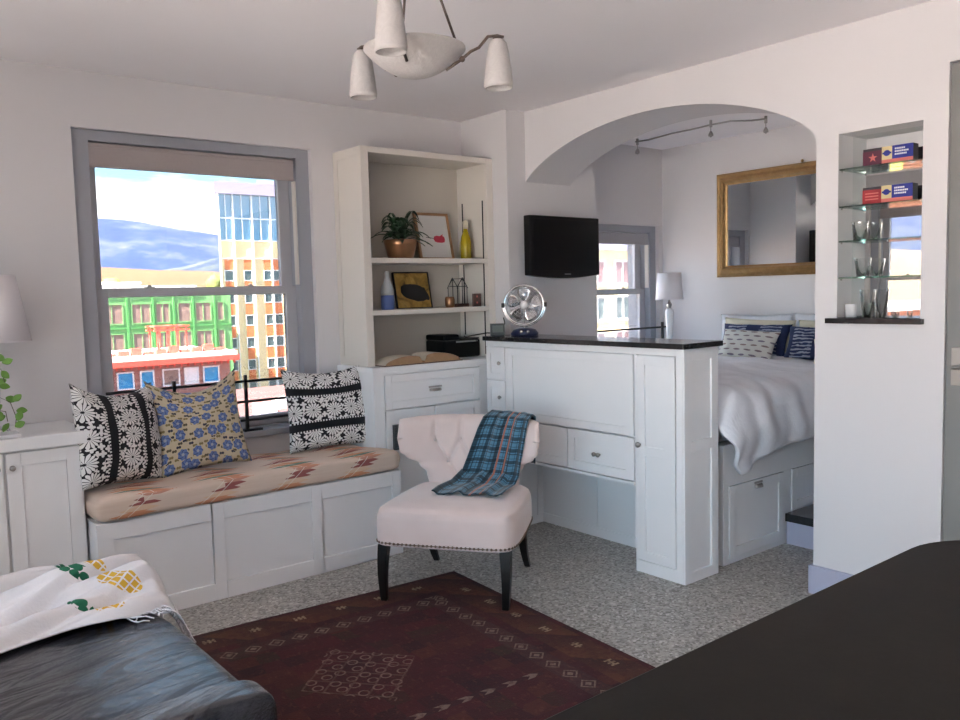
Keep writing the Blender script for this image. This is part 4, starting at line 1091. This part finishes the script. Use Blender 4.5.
def bw(v):
    ks = [(0, .285), (.15, .262), (.30, .250), (.42, .256), (.52, .290), (.60, .350), (.66, .378), (.80, .388), (1, .382)]
    for (a, wa), (b, wb) in zip(ks, ks[1:]):
        if v <= b:
            t = (v-a)/(b-a); t = t*t*(3-2*t); return wa+(wb-wa)*t
    return ks[-1][1]
BZ0, BZ1 = .32, .842
def byc(x, z): return .262+.16*(z-.45)-.15*(min(1.05, abs(x)/.37))**2.4*min(1, max(0, (z-.42)/.15))
buttons = [(-.205, .715), (-.07, .715), (.07, .715), (.205, .715), (-.135, .60), (0, .60), (.135, .60), (-.07, .51), (.07, .51)]
creases = [((x, .715), (x, .85)) for x in (-.205, -.07, .07, .205)]
for (x0, z0) in buttons[:4]:
    for (x1, z1) in buttons[4:7]:
        if abs(x1-x0) < .08: creases.append(((x0, z0), (x1, z1)))
for (x0, z0) in buttons[4:7]:
    for (x1, z1) in buttons[7:]:
        if abs(x1-x0) < .08: creases.append(((x0, z0), (x1, z1)))
def segd(p, a, b):
    ax, az = b[0]-a[0], b[1]-a[1]; t = max(0, min(1, ((p[0]-a[0])*ax+(p[1]-a[1])*az)/(ax*ax+az*az)))
    return math.hypot(p[0]-a[0]-t*ax, p[1]-a[1]-t*az)
def back_side(sg):
    def fn(a, b):
        p, q = 2*a-1, b
        w = bw(q); x = w*p; z = BZ0+(BZ1-BZ0)*q - .012*abs(p)**6*(1 if q > .8 else 0)
        k = (1-abs(p)**7)**.5 * (1-max(0, (q-.9)/.1)**2.2)**.5
        th = .050*k+.001
        if sg < 0:
            d = min(segd((x, z), *c) for c in creases); bd = min(math.hypot(x-u_, z-v_) for u_, v_ in buttons)
            th += (.010 - .016*math.exp(-(d/.010)**2) - .018*math.exp(-(bd/.016)**2))*k
        return (x, byc(x, z)+sg*th, z)
    return fn
mb = MB(); mb.mat = cw; mb.grid(back_side(-1), 90, 72); mb.grid(back_side(1), 90, 72)
bo_ = mb.build('backrest', M['velvet'], chs, smooth=True)
for (x, z) in buttons[:4]+buttons[4:7]:
    mb = MB(); mb.mat = cw; mb.sphere((x, byc(x, z)-.042, z), .008, 10, (1, .5, 1)); mb.build('button', M['velvet'], bo_, smooth=True)
def sqleg(pts, w0, w1):
    mb = MB(); mb.mat = cw; rings = []; n_ = len(pts)
    for i, p in enumerate(pts):
        w = w0+(w1-w0)*i/(n_-1)
        rings.append([mb.v((p[0]+sx*w/2, p[1]+sy*w/2, p[2])) for sx, sy in ((-1, -1), (1, -1), (1, 1), (-1, 1))])
    for A, B in zip(rings, rings[1:]):
        for k in range(4): mb.bm.faces.new((A[k], A[(k+1) % 4], B[(k+1) % 4], B[k]))
    mb.bm.faces.new(rings[0]); mb.bm.faces.new(rings[-1]); return mb
for sx in (-1, 1):
    zf = .0125
    sqleg([(sx*(.305+.006*sin(PI*t)), -.285-.009*sin(PI*t)-.018*t, .292-(.292-zf)*t) for t in [i/6 for i in range(7)]], .052, .032).build('leg', M['darkwood'], chs, bevel=.003)
    sqleg([(sx*(.262), .235+.13*t*t, .295-.295*t) for t in [i/6 for i in range(7)]], .048, .030).build('leg', M['darkwood'], chs, bevel=.003)
mb = MB(); mb.mat = cw
rim = [Vector((.352*math.copysign(abs(cos(t))**.24, cos(t))*(1-.10*max(0, (.325*math.copysign(abs(sin(t))**.24, sin(t))+.1)/.425)), .325*math.copysign(abs(sin(t))**.24, sin(t))-.015, .306)) for t in [2*PI*i/720 for i in range(2880)]]
acc = 0; last = rim[0]
for p in rim:
    d_ = (p-last).length; n_ = max(1, int(d_/.001))
    for k in range(n_):
        acc += d_/n_; q = last.lerp(p, (k+1)/n_)
        if acc >= .0205 and q.y < .26:
            acc = 0; mb.sphere(q, .0066, 8)
    last = p
mb.tube([p-Vector((p.x*.006, p.y*.006, 0)) for p in rim[::24]], .0035, 6, closed=True); mb.build('nailhead_trim', M['nails'], chs, smooth=True)
# tartan throw over the chair back
def tart(a, b):
    # b along the length: 0 behind the back -> 1 on the seat ; a across
    path = [('b', .60), ('b', .74), ('b', .84), ('t', 0), ('f', .84), ('f', .78), ('f', .70), ('f', .62), ('f', .545), ('s', .115), ('s', -.02), ('s', -.125)]
    t = b*(len(path)-1); i = min(int(t), len(path)-2); f_ = t-i
    def pt(i):
        m_, v_ = path[i]; bb = i/(len(path)-1)
        k = max(0, min(1, (bb-.3)/.6))
        cx_ = .215-.145*k; w_ = .255+.10*k
        x = cx_+(a-.5)*w_
        if m_ == 'b': return Vector((x, byc(x, v_)+.066, v_))
        if m_ == 't': return Vector((x, byc(x, .85), .861))
        if m_ == 'f': return Vector((x, byc(x, v_)-.070, v_ if v_ > .6 else v_))
        return Vector((x, v_+.02*(a-.5), .508))
    p = pt(i).lerp(pt(i+1), f_)
    fold = .010*sin(a*17+b*2)+.006*sin(a*33+1)
    if i >= 8: p.z += max(-.004, fold); 
    else: p.y -= fold if b > .3 else -fold
    return tuple(p)
mb = MB(); mb.mat = cw; mb.grid(tart, 44, 88, lambda a, b: (a*.30, b*.95))
o = mb.build('tartan_throw', M['plaid'], smooth=True, solid=.005)
tag(o, 'blue tartan throw with thin orange lines draped over the blush chair', 'blanket')

# ------------------------------------------------------------------ leather sofa with white throw
sf = empty('leather_sofa', 'low black leather sofa at the lower left corner', 'sofa', (.35, 2.45, 0))
def rbox(x0, x1, y0, y1, z0, z1, r, puff=0., n_=5):
    """rounded box made of a superellipsoid-like grid"""
    def fn(a, b):
        th, ph = 2*PI*a, PI*(b-.5)
        def se(c, e): return math.copysign(abs(c)**e, c)
        e = r
        x = se(cos(ph), e)*se(cos(th), e); y = se(cos(ph), e)*se(sin(th), e); z = se(sin(ph), e)
        px_, py_ = x, y
        zz = z + (puff*(1-px_*px_)*(1-py_*py_) if z > .5 else 0)
        return ((x0+x1)/2+(x1-x0)/2*x, (y0+y1)/2+(y1-y0)/2*y, (z0+z1)/2+(z1-z0)/2*zz)
    mb = MB(); mb.grid(fn, 72, 40, wrap_u=True); return mb
MB().box(-.42, 1.90, .10, .80, 3.04, .30).build('base_frame', M['leather'], sf, bevel=.02)
rbox(-.18, .880, 1.955, 2.955, .27, .462, .28, .22).build('seat_cushion', M['leather'], sf, smooth=True)
rbox(-.40, .838, 1.85, 1.965, .08, .560, .17).build('armrest', M['leather'], sf, smooth=True)
rbox(-.40, .870, 2.945, 3.10, .08, .535, .30).build('armrest', M['leather'], sf, smooth=True)
rbox(-.48, -.16, 1.82, 3.08, .10, .74, .25).build('backrest', M['leather'], sf, smooth=True)
for x in (-.38, .74):
    for y in (1.94, 3.0): MB().cyl((x, y, .0125 if x > 0 else 0), .022, .0975, 14, .03).build('leg', M['darkwood'], sf)
PINE = [(.765, 2.985, .080, .040, -.64), (.700, 2.845, .045, .028, -.5), (.70, 3.115, .05, .022, -.64)]
M['throw'] = m_throw()
def sofaz(x, y):
    z = .47
    if y > 2.86: t = min(1, (y-2.86)/.10); z = .47+.078*t*t*(3-2*t)
    if y > 3.065: z -= min(.28, (y-3.065)*3.2)
    if x > .86: z -= ((x-.86)/.08)**2*.10
    return z
def throwf(a, b):
    x = -.05+.985*a + .02*sin(b*9)
    yn = 2.735 + .10*max(0, 1-a*2.2)*0 - .02*sin(a*5)+.018*sin(a*14)+.16*max(0, (a-.62))*(1 if a > .62 else 0)*.9
    y = yn+(3.15-yn)*b
    z = sofaz(x, y)
    d = y-.30*(x-.4)
    fr_ = (d*8.3+.35*sin(x*4)+.25*noise.noise(Vector((x*3, y*3, 5)))) % 1.0
    k_ = min(1, fr_/.14); k_ = k_*k_*(3-2*k_)
    fold = .050*k_*(1-fr_)**.8 + .010*(.5+.5*sin(d*50+1.5*sin(x*5)+.6))**1.4 + .014*(.5+.5*sin(d*115+x*9+2*noise.noise(Vector((x*3, y*3, 0)))))+.012*noise.noise(Vector((x*9, y*14, 2)))
    edge = min(1, b/.10)*min(1, (1-a)/.06)
    return (x, y, z+.012+fold*(.25+.75*edge)+.006*sin(PI*min(1, b*1.15))*edge-.035*max(0, (x-.62)/.3)**1.5)
mb = MB(); mb.grid(throwf, 120, 90, lambda a, b: (lambda q: (q[0], q[1]+.8*(q[2]-.47)))(throwf(a, b)))
th_ = mb.build('white_throw', M['throw'], smooth=True, solid=.006)
tag(th_, 'crumpled white cotton throw with yellow and green pineapples on the leather sofa', 'blanket')
random.seed(5); mb = MB()
mwt = W[th_]
for k in range(46):
    a = random.uniform(.80, 1.0) if k % 2 else 1.0; b = 0.0 if k % 2 else random.uniform(0, .35)
    p = Vector(throwf(a, b)); dr = Vector((random.uniform(.3, 1), random.uniform(-1, -.1), 0)).normalized()
    pts = []
    q = p.copy(); L = random.uniform(.05, .09)
    for i in range(6):
        pts.append(q.copy()); dr = (dr+Vector((random.uniform(-.5, .5), random.uniform(-.5, .5), 0))).normalized(); q = q+dr*L/5
        q.z = sofaz(q.x, q.y)+.008+random.uniform(0, .006)
    mb.tube(pts, .0024, 5)
mb.build('fringe', M['fringe'], th_, smooth=True)

# ------------------------------------------------------------------ rug and foreground table
mb = MB()
def rugf(a, b): 
    x, y = -.95+1.9*a, -1.35+2.7*b
    return (x, y, .010+.0012*noise.noise(Vector((x*3, y*3, 0))))
rg_c = Vector((2.62, 3.515, 0)); rr_ = R(-.075)
rgm = T(rg_c) @ rr_ @ T((-.95, -1.35, 0))
mb.mat = Matrix(); 
mb.grid(rugf, 40, 56); 
rg = mb.build('area_rug', M['rug'], solid=-.009, loc=(0, 0, 0)); rg.matrix_world = rgm; W[rg] = rgm
rg.location = rgm.to_translation(); rg.rotation_euler = (0, 0, -.075)
tag(rg, 'dark maroon patterned tribal rug on the speckled floor', 'rug')

ft = empty('dining_table', 'black round-cornered table top at the lower right foreground', 'table', (1.55, .5, 0))
def rrect(x0, y0, x1, y1, r, n_=10):
    o = []
    for cx_, cy_, a0 in ((x1-r, y1-r, 0), (x0+r, y1-r, PI/2), (x0+r, y0+r, PI), (x1-r, y0+r, 1.5*PI)):
        o += [(cx_+r*cos(a0+PI/2*i/n_), cy_+r*sin(a0+PI/2*i/n_)) for i in range(n_+1)]
    return o
MB().prism(rrect(.50, -.02, 2.66, 1.038, .27), 2, .722, .75).build('table_top', M['table'], ft, bevel=.005)
MB().prism(rrect(.66, .12, 2.50, .90, .12), 2, .65, .7218).build('apron', M['table'], ft)
for x in (.72, 2.44):
    for y in (.18, .84): MB().box(x-.03, y-.03, .0125 if y > .5 else 0, x+.03, y+.03, .65).build('leg', M['table'], ft, bevel=.003)

# ------------------------------------------------------------------ trailing plant on the side cabinet
tp_ = empty('trailing_plant', 'trailing green vine in a white pot on the side cabinet at left', 'potted plant', (.60, 4.19, .913))
MB().box(.50, 4.125, .9135, .712, 4.255, .928).build('saucer', M['ceramic'], tp_, bevel=.003)
MB().lathe([(0, .0), (.045, 0), (.055, .09), (.050, .09), (.045, .075), (0, .07)], (.575, 4.19, .929), 24).build('pot', M['ceramic'], tp_, smooth=True)
random.seed(11)
vines = [[(.58, 4.19, 1.0), (.62, 4.17, 1.17), (.655, 4.16, 1.22), (.665, 4.155, 1.16)], [(.59, 4.19, 1.0), (.63, 4.16, 1.10), (.68, 4.15, 1.07), (.700, 4.15, 1.0), (.695, 4.15, .965)], [(.57, 4.19, 1.0), (.60, 4.17, 1.14), (.625, 4.16, 1.27), (.635, 4.16, 1.30)], [(.58, 4.19, 1.0), (.62, 4.155, 1.04), (.66, 4.15, 1.03), (.665, 4.15, .985)]]
for vn in vines: MB().tube(vn, .0018, 6).build('vine', M['stem'], tp_, smooth=True)
lf = [(.635, 1.28, .6), (.66, 1.245, -.3), (.655, 1.21, .9), (.672, 1.17, 2.8), (.64, 1.145, .2), (.665, 1.09, .4), (.688, 1.075, -.6), (.65, 1.06, 2.5), (.70, 1.03, .1), (.66, 1.01, 2.9), (.702, .985, -1.2), (.672, .975, 2.2), (.69, .96, -.4), (.64, 1.10, 2.6), (.628, 1.20, 2.5), (.645, .995, -2)]
for i, (x, z, a) in enumerate(lf):
    L = .044; wv = .016
    mb = MB(); mb.mat = T((x, 4.15+.012*sin(i*3), z)) @ R(a, 'Y') @ R(.5*sin(i*5), 'X')
    mb.grid(lambda u_, v_: ((v_)*L, .004*sin(PI*v_), (u_-.5)*2*wv*sin(PI*min(1, v_*.95+.03))**.8), 4, 8)
    mb.build('leaf', M['vineleaf'], tp_, smooth=True, solid=.0006)

# ================================================================== OUTDOORS
GZ = -14.0
gp = MB().box(-700, -400, GZ-.5, 700, 380, GZ); o = gp.build('street_ground', M['x_asphalt']); tag(o, kind='structure')
def terrain(name, label, mat, r0, r1, hfn, seed, rough, nth=150, nr=14, t0=-95, t1=75):
    mb = MB()
    def fn(a, b):
        th = math.radians(t0+(t1-t0)*a); r = r0+(r1-r0)*b
        k = sin(PI*min(1, b*1.25)*.5)**1.2
        h = hfn(math.degrees(th))*k
        h *= 1+rough*noise.noise(Vector((th*9+seed, b*2.5, seed)))+rough*.5*noise.noise(Vector((th*28, b*6, seed)))*min(1, b*3)
        return (r*sin(th), r*cos(th), GZ-1+h+14*0)
    mb.grid(fn, nth, nr)
    o = mb.build(name, M[mat], smooth=True); return tag(o, label, 'mountain')
def h_m(t):
    if t > 10: return 272-1.2*(t-12)-.45*(t-12)**2
    return 270+25*sin(t*.09)
terrain('mountain_ridge', 'long blue forested mountain ridge on the horizon behind the town', 'x_mtn', 1900, 3050, h_m, 1.3, .035)
def h_f(t): return max(20, 42+ (t-15)*6.0 if t > 8 else 70+30*sin(t*.12))
terrain('foothill', 'darker wooded foothill below the blue mountain ridge', 'x_foot', 900, 1500, h_f, 4.1, .10)
terrain('grassy_hill', 'low dry brown grassy hill at the foot of the mountains', 'x_hill', 270, 560, lambda t: 35+3*sin(t*.2), 7.7, .05)

def tree(label, x, y, z, h, r, mat):
    t = empty('distant_tree', label, 'tree', (x, y, z), group=None)
    MB().tube([(x, y, z-1), (x, y, z+h*.5)], h*.03, 6).build('trunk', M['stem'], t)
    mb = MB(); rnd = random.Random(int(x*7)); 
    def f(a, b):
        th, ph = 2*PI*a, PI*b; d = Vector((sin(ph)*cos(th), sin(ph)*sin(th), cos(ph)))
        k = 1+.35*noise.noise(d*2.2+Vector((x, y, 0)))+.2*noise.noise(d*6)
        return (x+d.x*r*k, y+d.y*r*k, z+h*.6+d.z*h*.42*k)
    mb.grid(f, 20, 12, wrap_u=True); mb.build('crown', M[mat], t, smooth=True)
tree('round green tree on the brown hill left of the glass tower', 124., 315., 2.5, 8, 3.2, 'x_tree')
tree('small bushy tree lower on the brown hill', 100., 290., -3., 8, 2.6, 'x_tree')
tree('yellow autumn tree at the left end of the brown hill', 90., 330., 4., 6, 3.4, 'x_yellowtree')
tree('olive tree at the far left of the brown hill in the window', 82., 330., 3., 6, 2.8, 'x_tree')
tree('yellow-green tree on the lawn before the orange brick building', -58., 33., GZ, 9, 3.5, 'x_yellowtree')

def wbox(b, x0, x1, y, z0, z1, mat='x_open', fr='x_winframe', name='window'):
    """a window on a -Y facade: frame proud of the wall and a recessed-looking pane"""
    t = .12
    mb = MB(); mb.box(x0-t, y-.10, z0-t, x0, y, z1+t); mb.box(x1, y-.10, z0-t, x1+t, y, z1+t); mb.box(x0, y-.10, z1, x1, y, z1+t); mb.box(x0, y-.10, z0-t, x1, y, z0)
    if x1-x0 > 1.4: mb.box((x0+x1)/2-.04, y-.08, z0, (x0+x1)/2+.04, y, z1)
    w = mb.build(name, M[fr], b)
    MB().box(x0, y-.03, z0, x1, y-.001, z1).build('pane', M[mat], w)
# green building under construction
g = empty('green_building', 'green-sheathed unfinished building with brown window openings', 'building', (33, 106, GZ))
MB().box(20.0, 100, GZ, 41.2, 112, 2.7).build('wall', M['x_green'], g)
MB().box(19.8, 99.8, 2.7, 37.0, 112.2, 3.25).build('parapet', M['x_white'], g)
mb = MB()
for xx in (25.2, 28.85, 31.75, 34.15, 36.45, 39.1): mb.box(xx-.12, 99.85, GZ, xx+.12, 100, 2.7)
for zz in (-1.6, -5.0, -8.4, -11.8): mb.box(20, 99.88, zz-.1, 41.2, 100, zz+.1)
mb.build('batten', M['x_greendark'], g)
for k in range(4):
    for (a, b) in ((21.4, 23.4), (24.0, 24.9), (26.0, 28.3), (29.4, 31.4), (32.1, 33.6), (34.7, 36.1), (36.8, 38.6), (39.5, 40.2)):
        wbox(g, a, b, 100, -1.05-3.4*k, 1.1-3.4*k, 'x_open', 'x_green')
g = empty('white_building', 'low white flat-roofed building in front of the brown hill', 'building', (36, 150, GZ))
MB().box(37.2, 140, GZ, 42.6, 156, 4.2).build('wall', M['x_white'], g); MB().box(37.0, 139.8, 4.2, 42.8, 156.2, 4.6).build('parapet', M['x_white'], g)

# beige and glass tower
g = empty('glass_tower', 'tall beige and orange tower with a blue glass top at the right of the window', 'building', (54, 118, GZ))
TX0, TX1, TY = 44.2, 68.0, 110
plan = lambda e: [(TX0-e, TY-e), (TX1+e, TY-e), (TX1+12+e, TY+22+e), (TX0+12-e, TY+22+e)]
MB().prism(plan(0), 2, GZ, 9.4).build('wall', M['x_beige'], g)
MB().prism(plan(-.1), 2, 9.4, 15.6).build('glazing', M['x_glass'], g)
MB().prism(plan(.7), 2, 15.6, 17.2).build('roof_cap', M['x_lav'], g)
MB().prism([(TX0+7, TY+3), (TX1-4, TY+3), (TX1+6, TY+18), (TX0+16, TY+18)], 2, 17.2, 18.2).build('penthouse', M['x_lav'], g)
mb = MB()
for xx in (44.2, 46.2, 48.9, 51.6, 53.3, 56.0, 58.7, 61.4): mb.box(xx-.06, TY-.30, GZ, xx+.06, TY+.1, 15.6)
for zz in (9.4, 12.4, 6.95-3.08*0): mb.box(TX0-.05, TY-.15, zz-.08, TX1, TY+.1, zz+.08)
for xx in (45.2, 47.5, 50.2, 54.7): mb.box(xx-.04, TY-.1, 9.4, xx+.04, TY+.1, 15.6)
mb.build('white_fin', M['x_winframe'], g)
for k in range(7):
    zt = 6.95-3.08*k
    for (a, b) in ((44.75, 45.9), (47.5, 48.5), (50.4, 51.4), (51.8, 52.9), (56.3, 57.5), (59.2, 60.4)):
        MB().box(a, TY-.08, zt-1.55, b, TY, zt).build('orange_panel', M['x_orange'], g)
        wbox(g, a, b, TY, zt-2.95, zt-1.7, 'x_darkglass')
# brick building with red scaffold
g = empty('brick_building', 'low red-brick building with blue-covered windows and red eaves', 'building', (23, 76, GZ))
MB().box(12, 70, GZ, 28.5, 80, -3.3).build('wall', M['x_brick'], g)
MB().box(11.8, 69.2, -3.3, 28.9, 80, -2.95).build('roof', M['x_white'], g)
mb = MB(); mb.box(11.8, 69.0, -3.75, 29.0, 69.4, -3.3)
for k in range(30): mb.box(12+k*.57, 69.1, -4.0, 12.12+k*.57, 69.3, -3.7)
mb.build('red_eaves', M['x_red'], g)
for (a, b, mt) in ((15.5, 17.2, 'x_open'), (19.2, 20.3, 'x_turq'), (21.0, 21.9, 'x_turq'), (22.8, 24.0, 'x_open'), (24.6, 25.6, 'x_winframe'), (26.2, 27.4, 'x_turq')):
    for k in range(2): wbox(g, a, b, 70, -5.5-3.4*k, -4.3-3.4*k, mt if k == 0 else 'x_open', 'x_winframe')
g = empty('red_gantry', 'red steel frame standing on the white roof of the brick building', 'scaffold', (24, 72, -2.95))
mb = MB()
for xx in (22.8, 23.6, 24.4, 25.2):
    for yy in (71, 73): mb.box(xx-.06, yy-.06, -2.949, xx+.06, yy+.06, -.7)
mb.build('post', M['x_red'], g)
mb = MB()
for zz in (-.7, -1.0): mb.box(22.5, 70.9, zz-.07, 25.5, 71.1, zz+.07); mb.box(22.5, 72.9, zz-.07, 25.5, 73.1, zz+.07)
for xx in (22.8, 24., 25.2): mb.box(xx-.05, 71, -.75, xx+.05, 73, -.62)
mb.build('top_beam', M['x_red'], g)
mb = MB()
for i in range(16): mb.box(12.5+i*1.0, 70.4, -2.949, 13.3+i*1.0, 70.9, -2.949+.25+.35*((i*7) % 3)/2)
tag(mb.build('stacked_materials', M['x_red']), 'row of red building materials along the brick building roof', 'building materials')
# near pink flat roof
g = empty('pink_roofed_building', 'low building with a flat pink-red roof below the window', 'building', (32, 55, GZ))
MB().box(10, 42, GZ, 46, 66, -6.3).build('wall', M['x_brick'], g); MB().box(9.8, 41.8, -6.3, 46.2, 66.2, -6.0).build('roof', M['x_pinkroof'], g)
MB().box(9.6, 41.5, -6.0, 46.4, 41.9, -5.6).build('parapet', M['x_white'], g)
for (x, y, s) in ((22.2, 50, 1.2), (24.5, 52, 1.6), (20.5, 56, 1.0)): MB().box(x, y, -5.999, x+s, y+1.1, -5.3).build('roof_vent', M['x_white'], g)
# neighbour seen from the alcove window
g = empty('neighbour_building', 'beige building with white-framed windows seen through the alcove window', 'building', (62, 58, GZ))
MB().box(50.5, 50, GZ, 84, 62, 4.9).build('wall', M['x_beige'], g)
MB().box(50.2, 49.7, 4.9, 84.3, 62.3, 5.5).build('parapet', M['x_lav'], g)
for i in range(8):
    x = 52.6+i*3.35
    for k in range(5):
        z1 = 3.9-3.1*k; wbox(g, x, x+1.9, 50, z1-1.9, z1, 'x_redglass' if k % 2 == 0 else 'x_darkglass')
# town seen in the niche mirror through the left window
g = empty('orange_brick_building', 'orange brick building with dark window strips seen only in reflection', 'building', (-68, 44, GZ))
MB().box(-100, 40, GZ, -34, 52, -1.5).build('wall', M['x_brick2'], g); MB().box(-100.3, 39.7, -1.5, -33.7, 52.3, -.9).build('parapet', M['x_white'], g)
for i in range(13):
    for k in range(3): wbox(g, -98+i*4.9, -95.2+i*4.9, 40, -4.6-3.5*k, -3.0-3.5*k, 'x_darkglass')
g = empty('grey_office_building', 'long pale grey office building behind the orange brick one', 'building', (-110, 95, GZ))
MB().box(-170, 90, GZ, -50, 104, 3.2).build('wall', M['x_white'], g)
for i in range(22):
    wbox(g, -168+i*5.3, -165+i*5.3, 90, .4, 2.2, 'x_darkglass')

# ================================================================== LIGHT
wd = bpy.data.worlds.new('sky'); SC.world = wd; wd.use_nodes = True; nt = wd.node_tree; nt.nodes.clear()
class WG(NG):
    def __init__(s): s.nt = nt; s.out = nt.nodes.new('ShaderNodeOutputWorld')
g = WG(); t = g.n('ShaderNodeTexCoord'); sp = g.n('ShaderNodeSeparateXYZ'); nt.links.new(t.outputs['Generated'], sp.inputs[0])
vec = g.xyz(sp.outputs[0], sp.outputs[1], g.mul(sp.outputs[2], 2.6))
cl = g.noise(vec, 4.3, 6, .55, .3)
cov = g.ramp(cl, [(.49, (0, 0, 0)), (.56, (1, 1, 1))])
blue = g.mix(g.m('MULTIPLY', sp.outputs[2], 1.4, clamp=True), (.42, .80, 1.0), (.16, .42, .85))
c = g.mix(cov, blue, g.mix(g.noise(vec, 7, 4), (.92, .92, 1.0), (1.12, 1.1, 1.08)))
bg = g.n('ShaderNodeBackground'); g.put(bg.inputs[0], c); bg.inputs[1].default_value = 2.6
nt.links.new(bg.outputs[0], g.out.inputs[0])
sl = bpy.data.lights.new('sun', 'SUN'); sl.energy = 48; sl.angle = .02; sl.color = (1, .90, .80)
so = bpy.data.objects.new('sun', sl); COL.objects.link(so)
so.rotation_euler = Vector((-.55, -.10, .66)).to_track_quat('Z', 'Y').to_euler()

# ================================================================== CAMERA
cam = bpy.data.cameras.new('camera'); co = bpy.data.objects.new('camera', cam); COL.objects.link(co); SC.camera = co
cam.sensor_width = 36; cam.lens = 833.83/960*36; cam.clip_end = 8000; cam.clip_start = .05
yaw, pitch, roll = 0.67903448, -0.08080488, -0.02505401
f = Vector((sin(yaw)*cos(pitch), cos(yaw)*cos(pitch), sin(pitch))); r_ = Vector((cos(yaw), -sin(yaw), 0)); u_ = r_.cross(f)
r2 = r_*cos(roll)+u_*sin(roll); u2 = r2.cross(f)
co.matrix_world = Matrix(((r2.x, u2.x, -f.x, 0), (r2.y, u2.y, -f.y, 0), (r2.z, u2.z, -f.z, 1.5), (0, 0, 0, 1)))
vs = SC.view_settings; vs.view_transform = 'Standard'; vs.look = 'None'; vs.exposure = 2.02; vs.gamma = 1; vs.use_curve_mapping = False
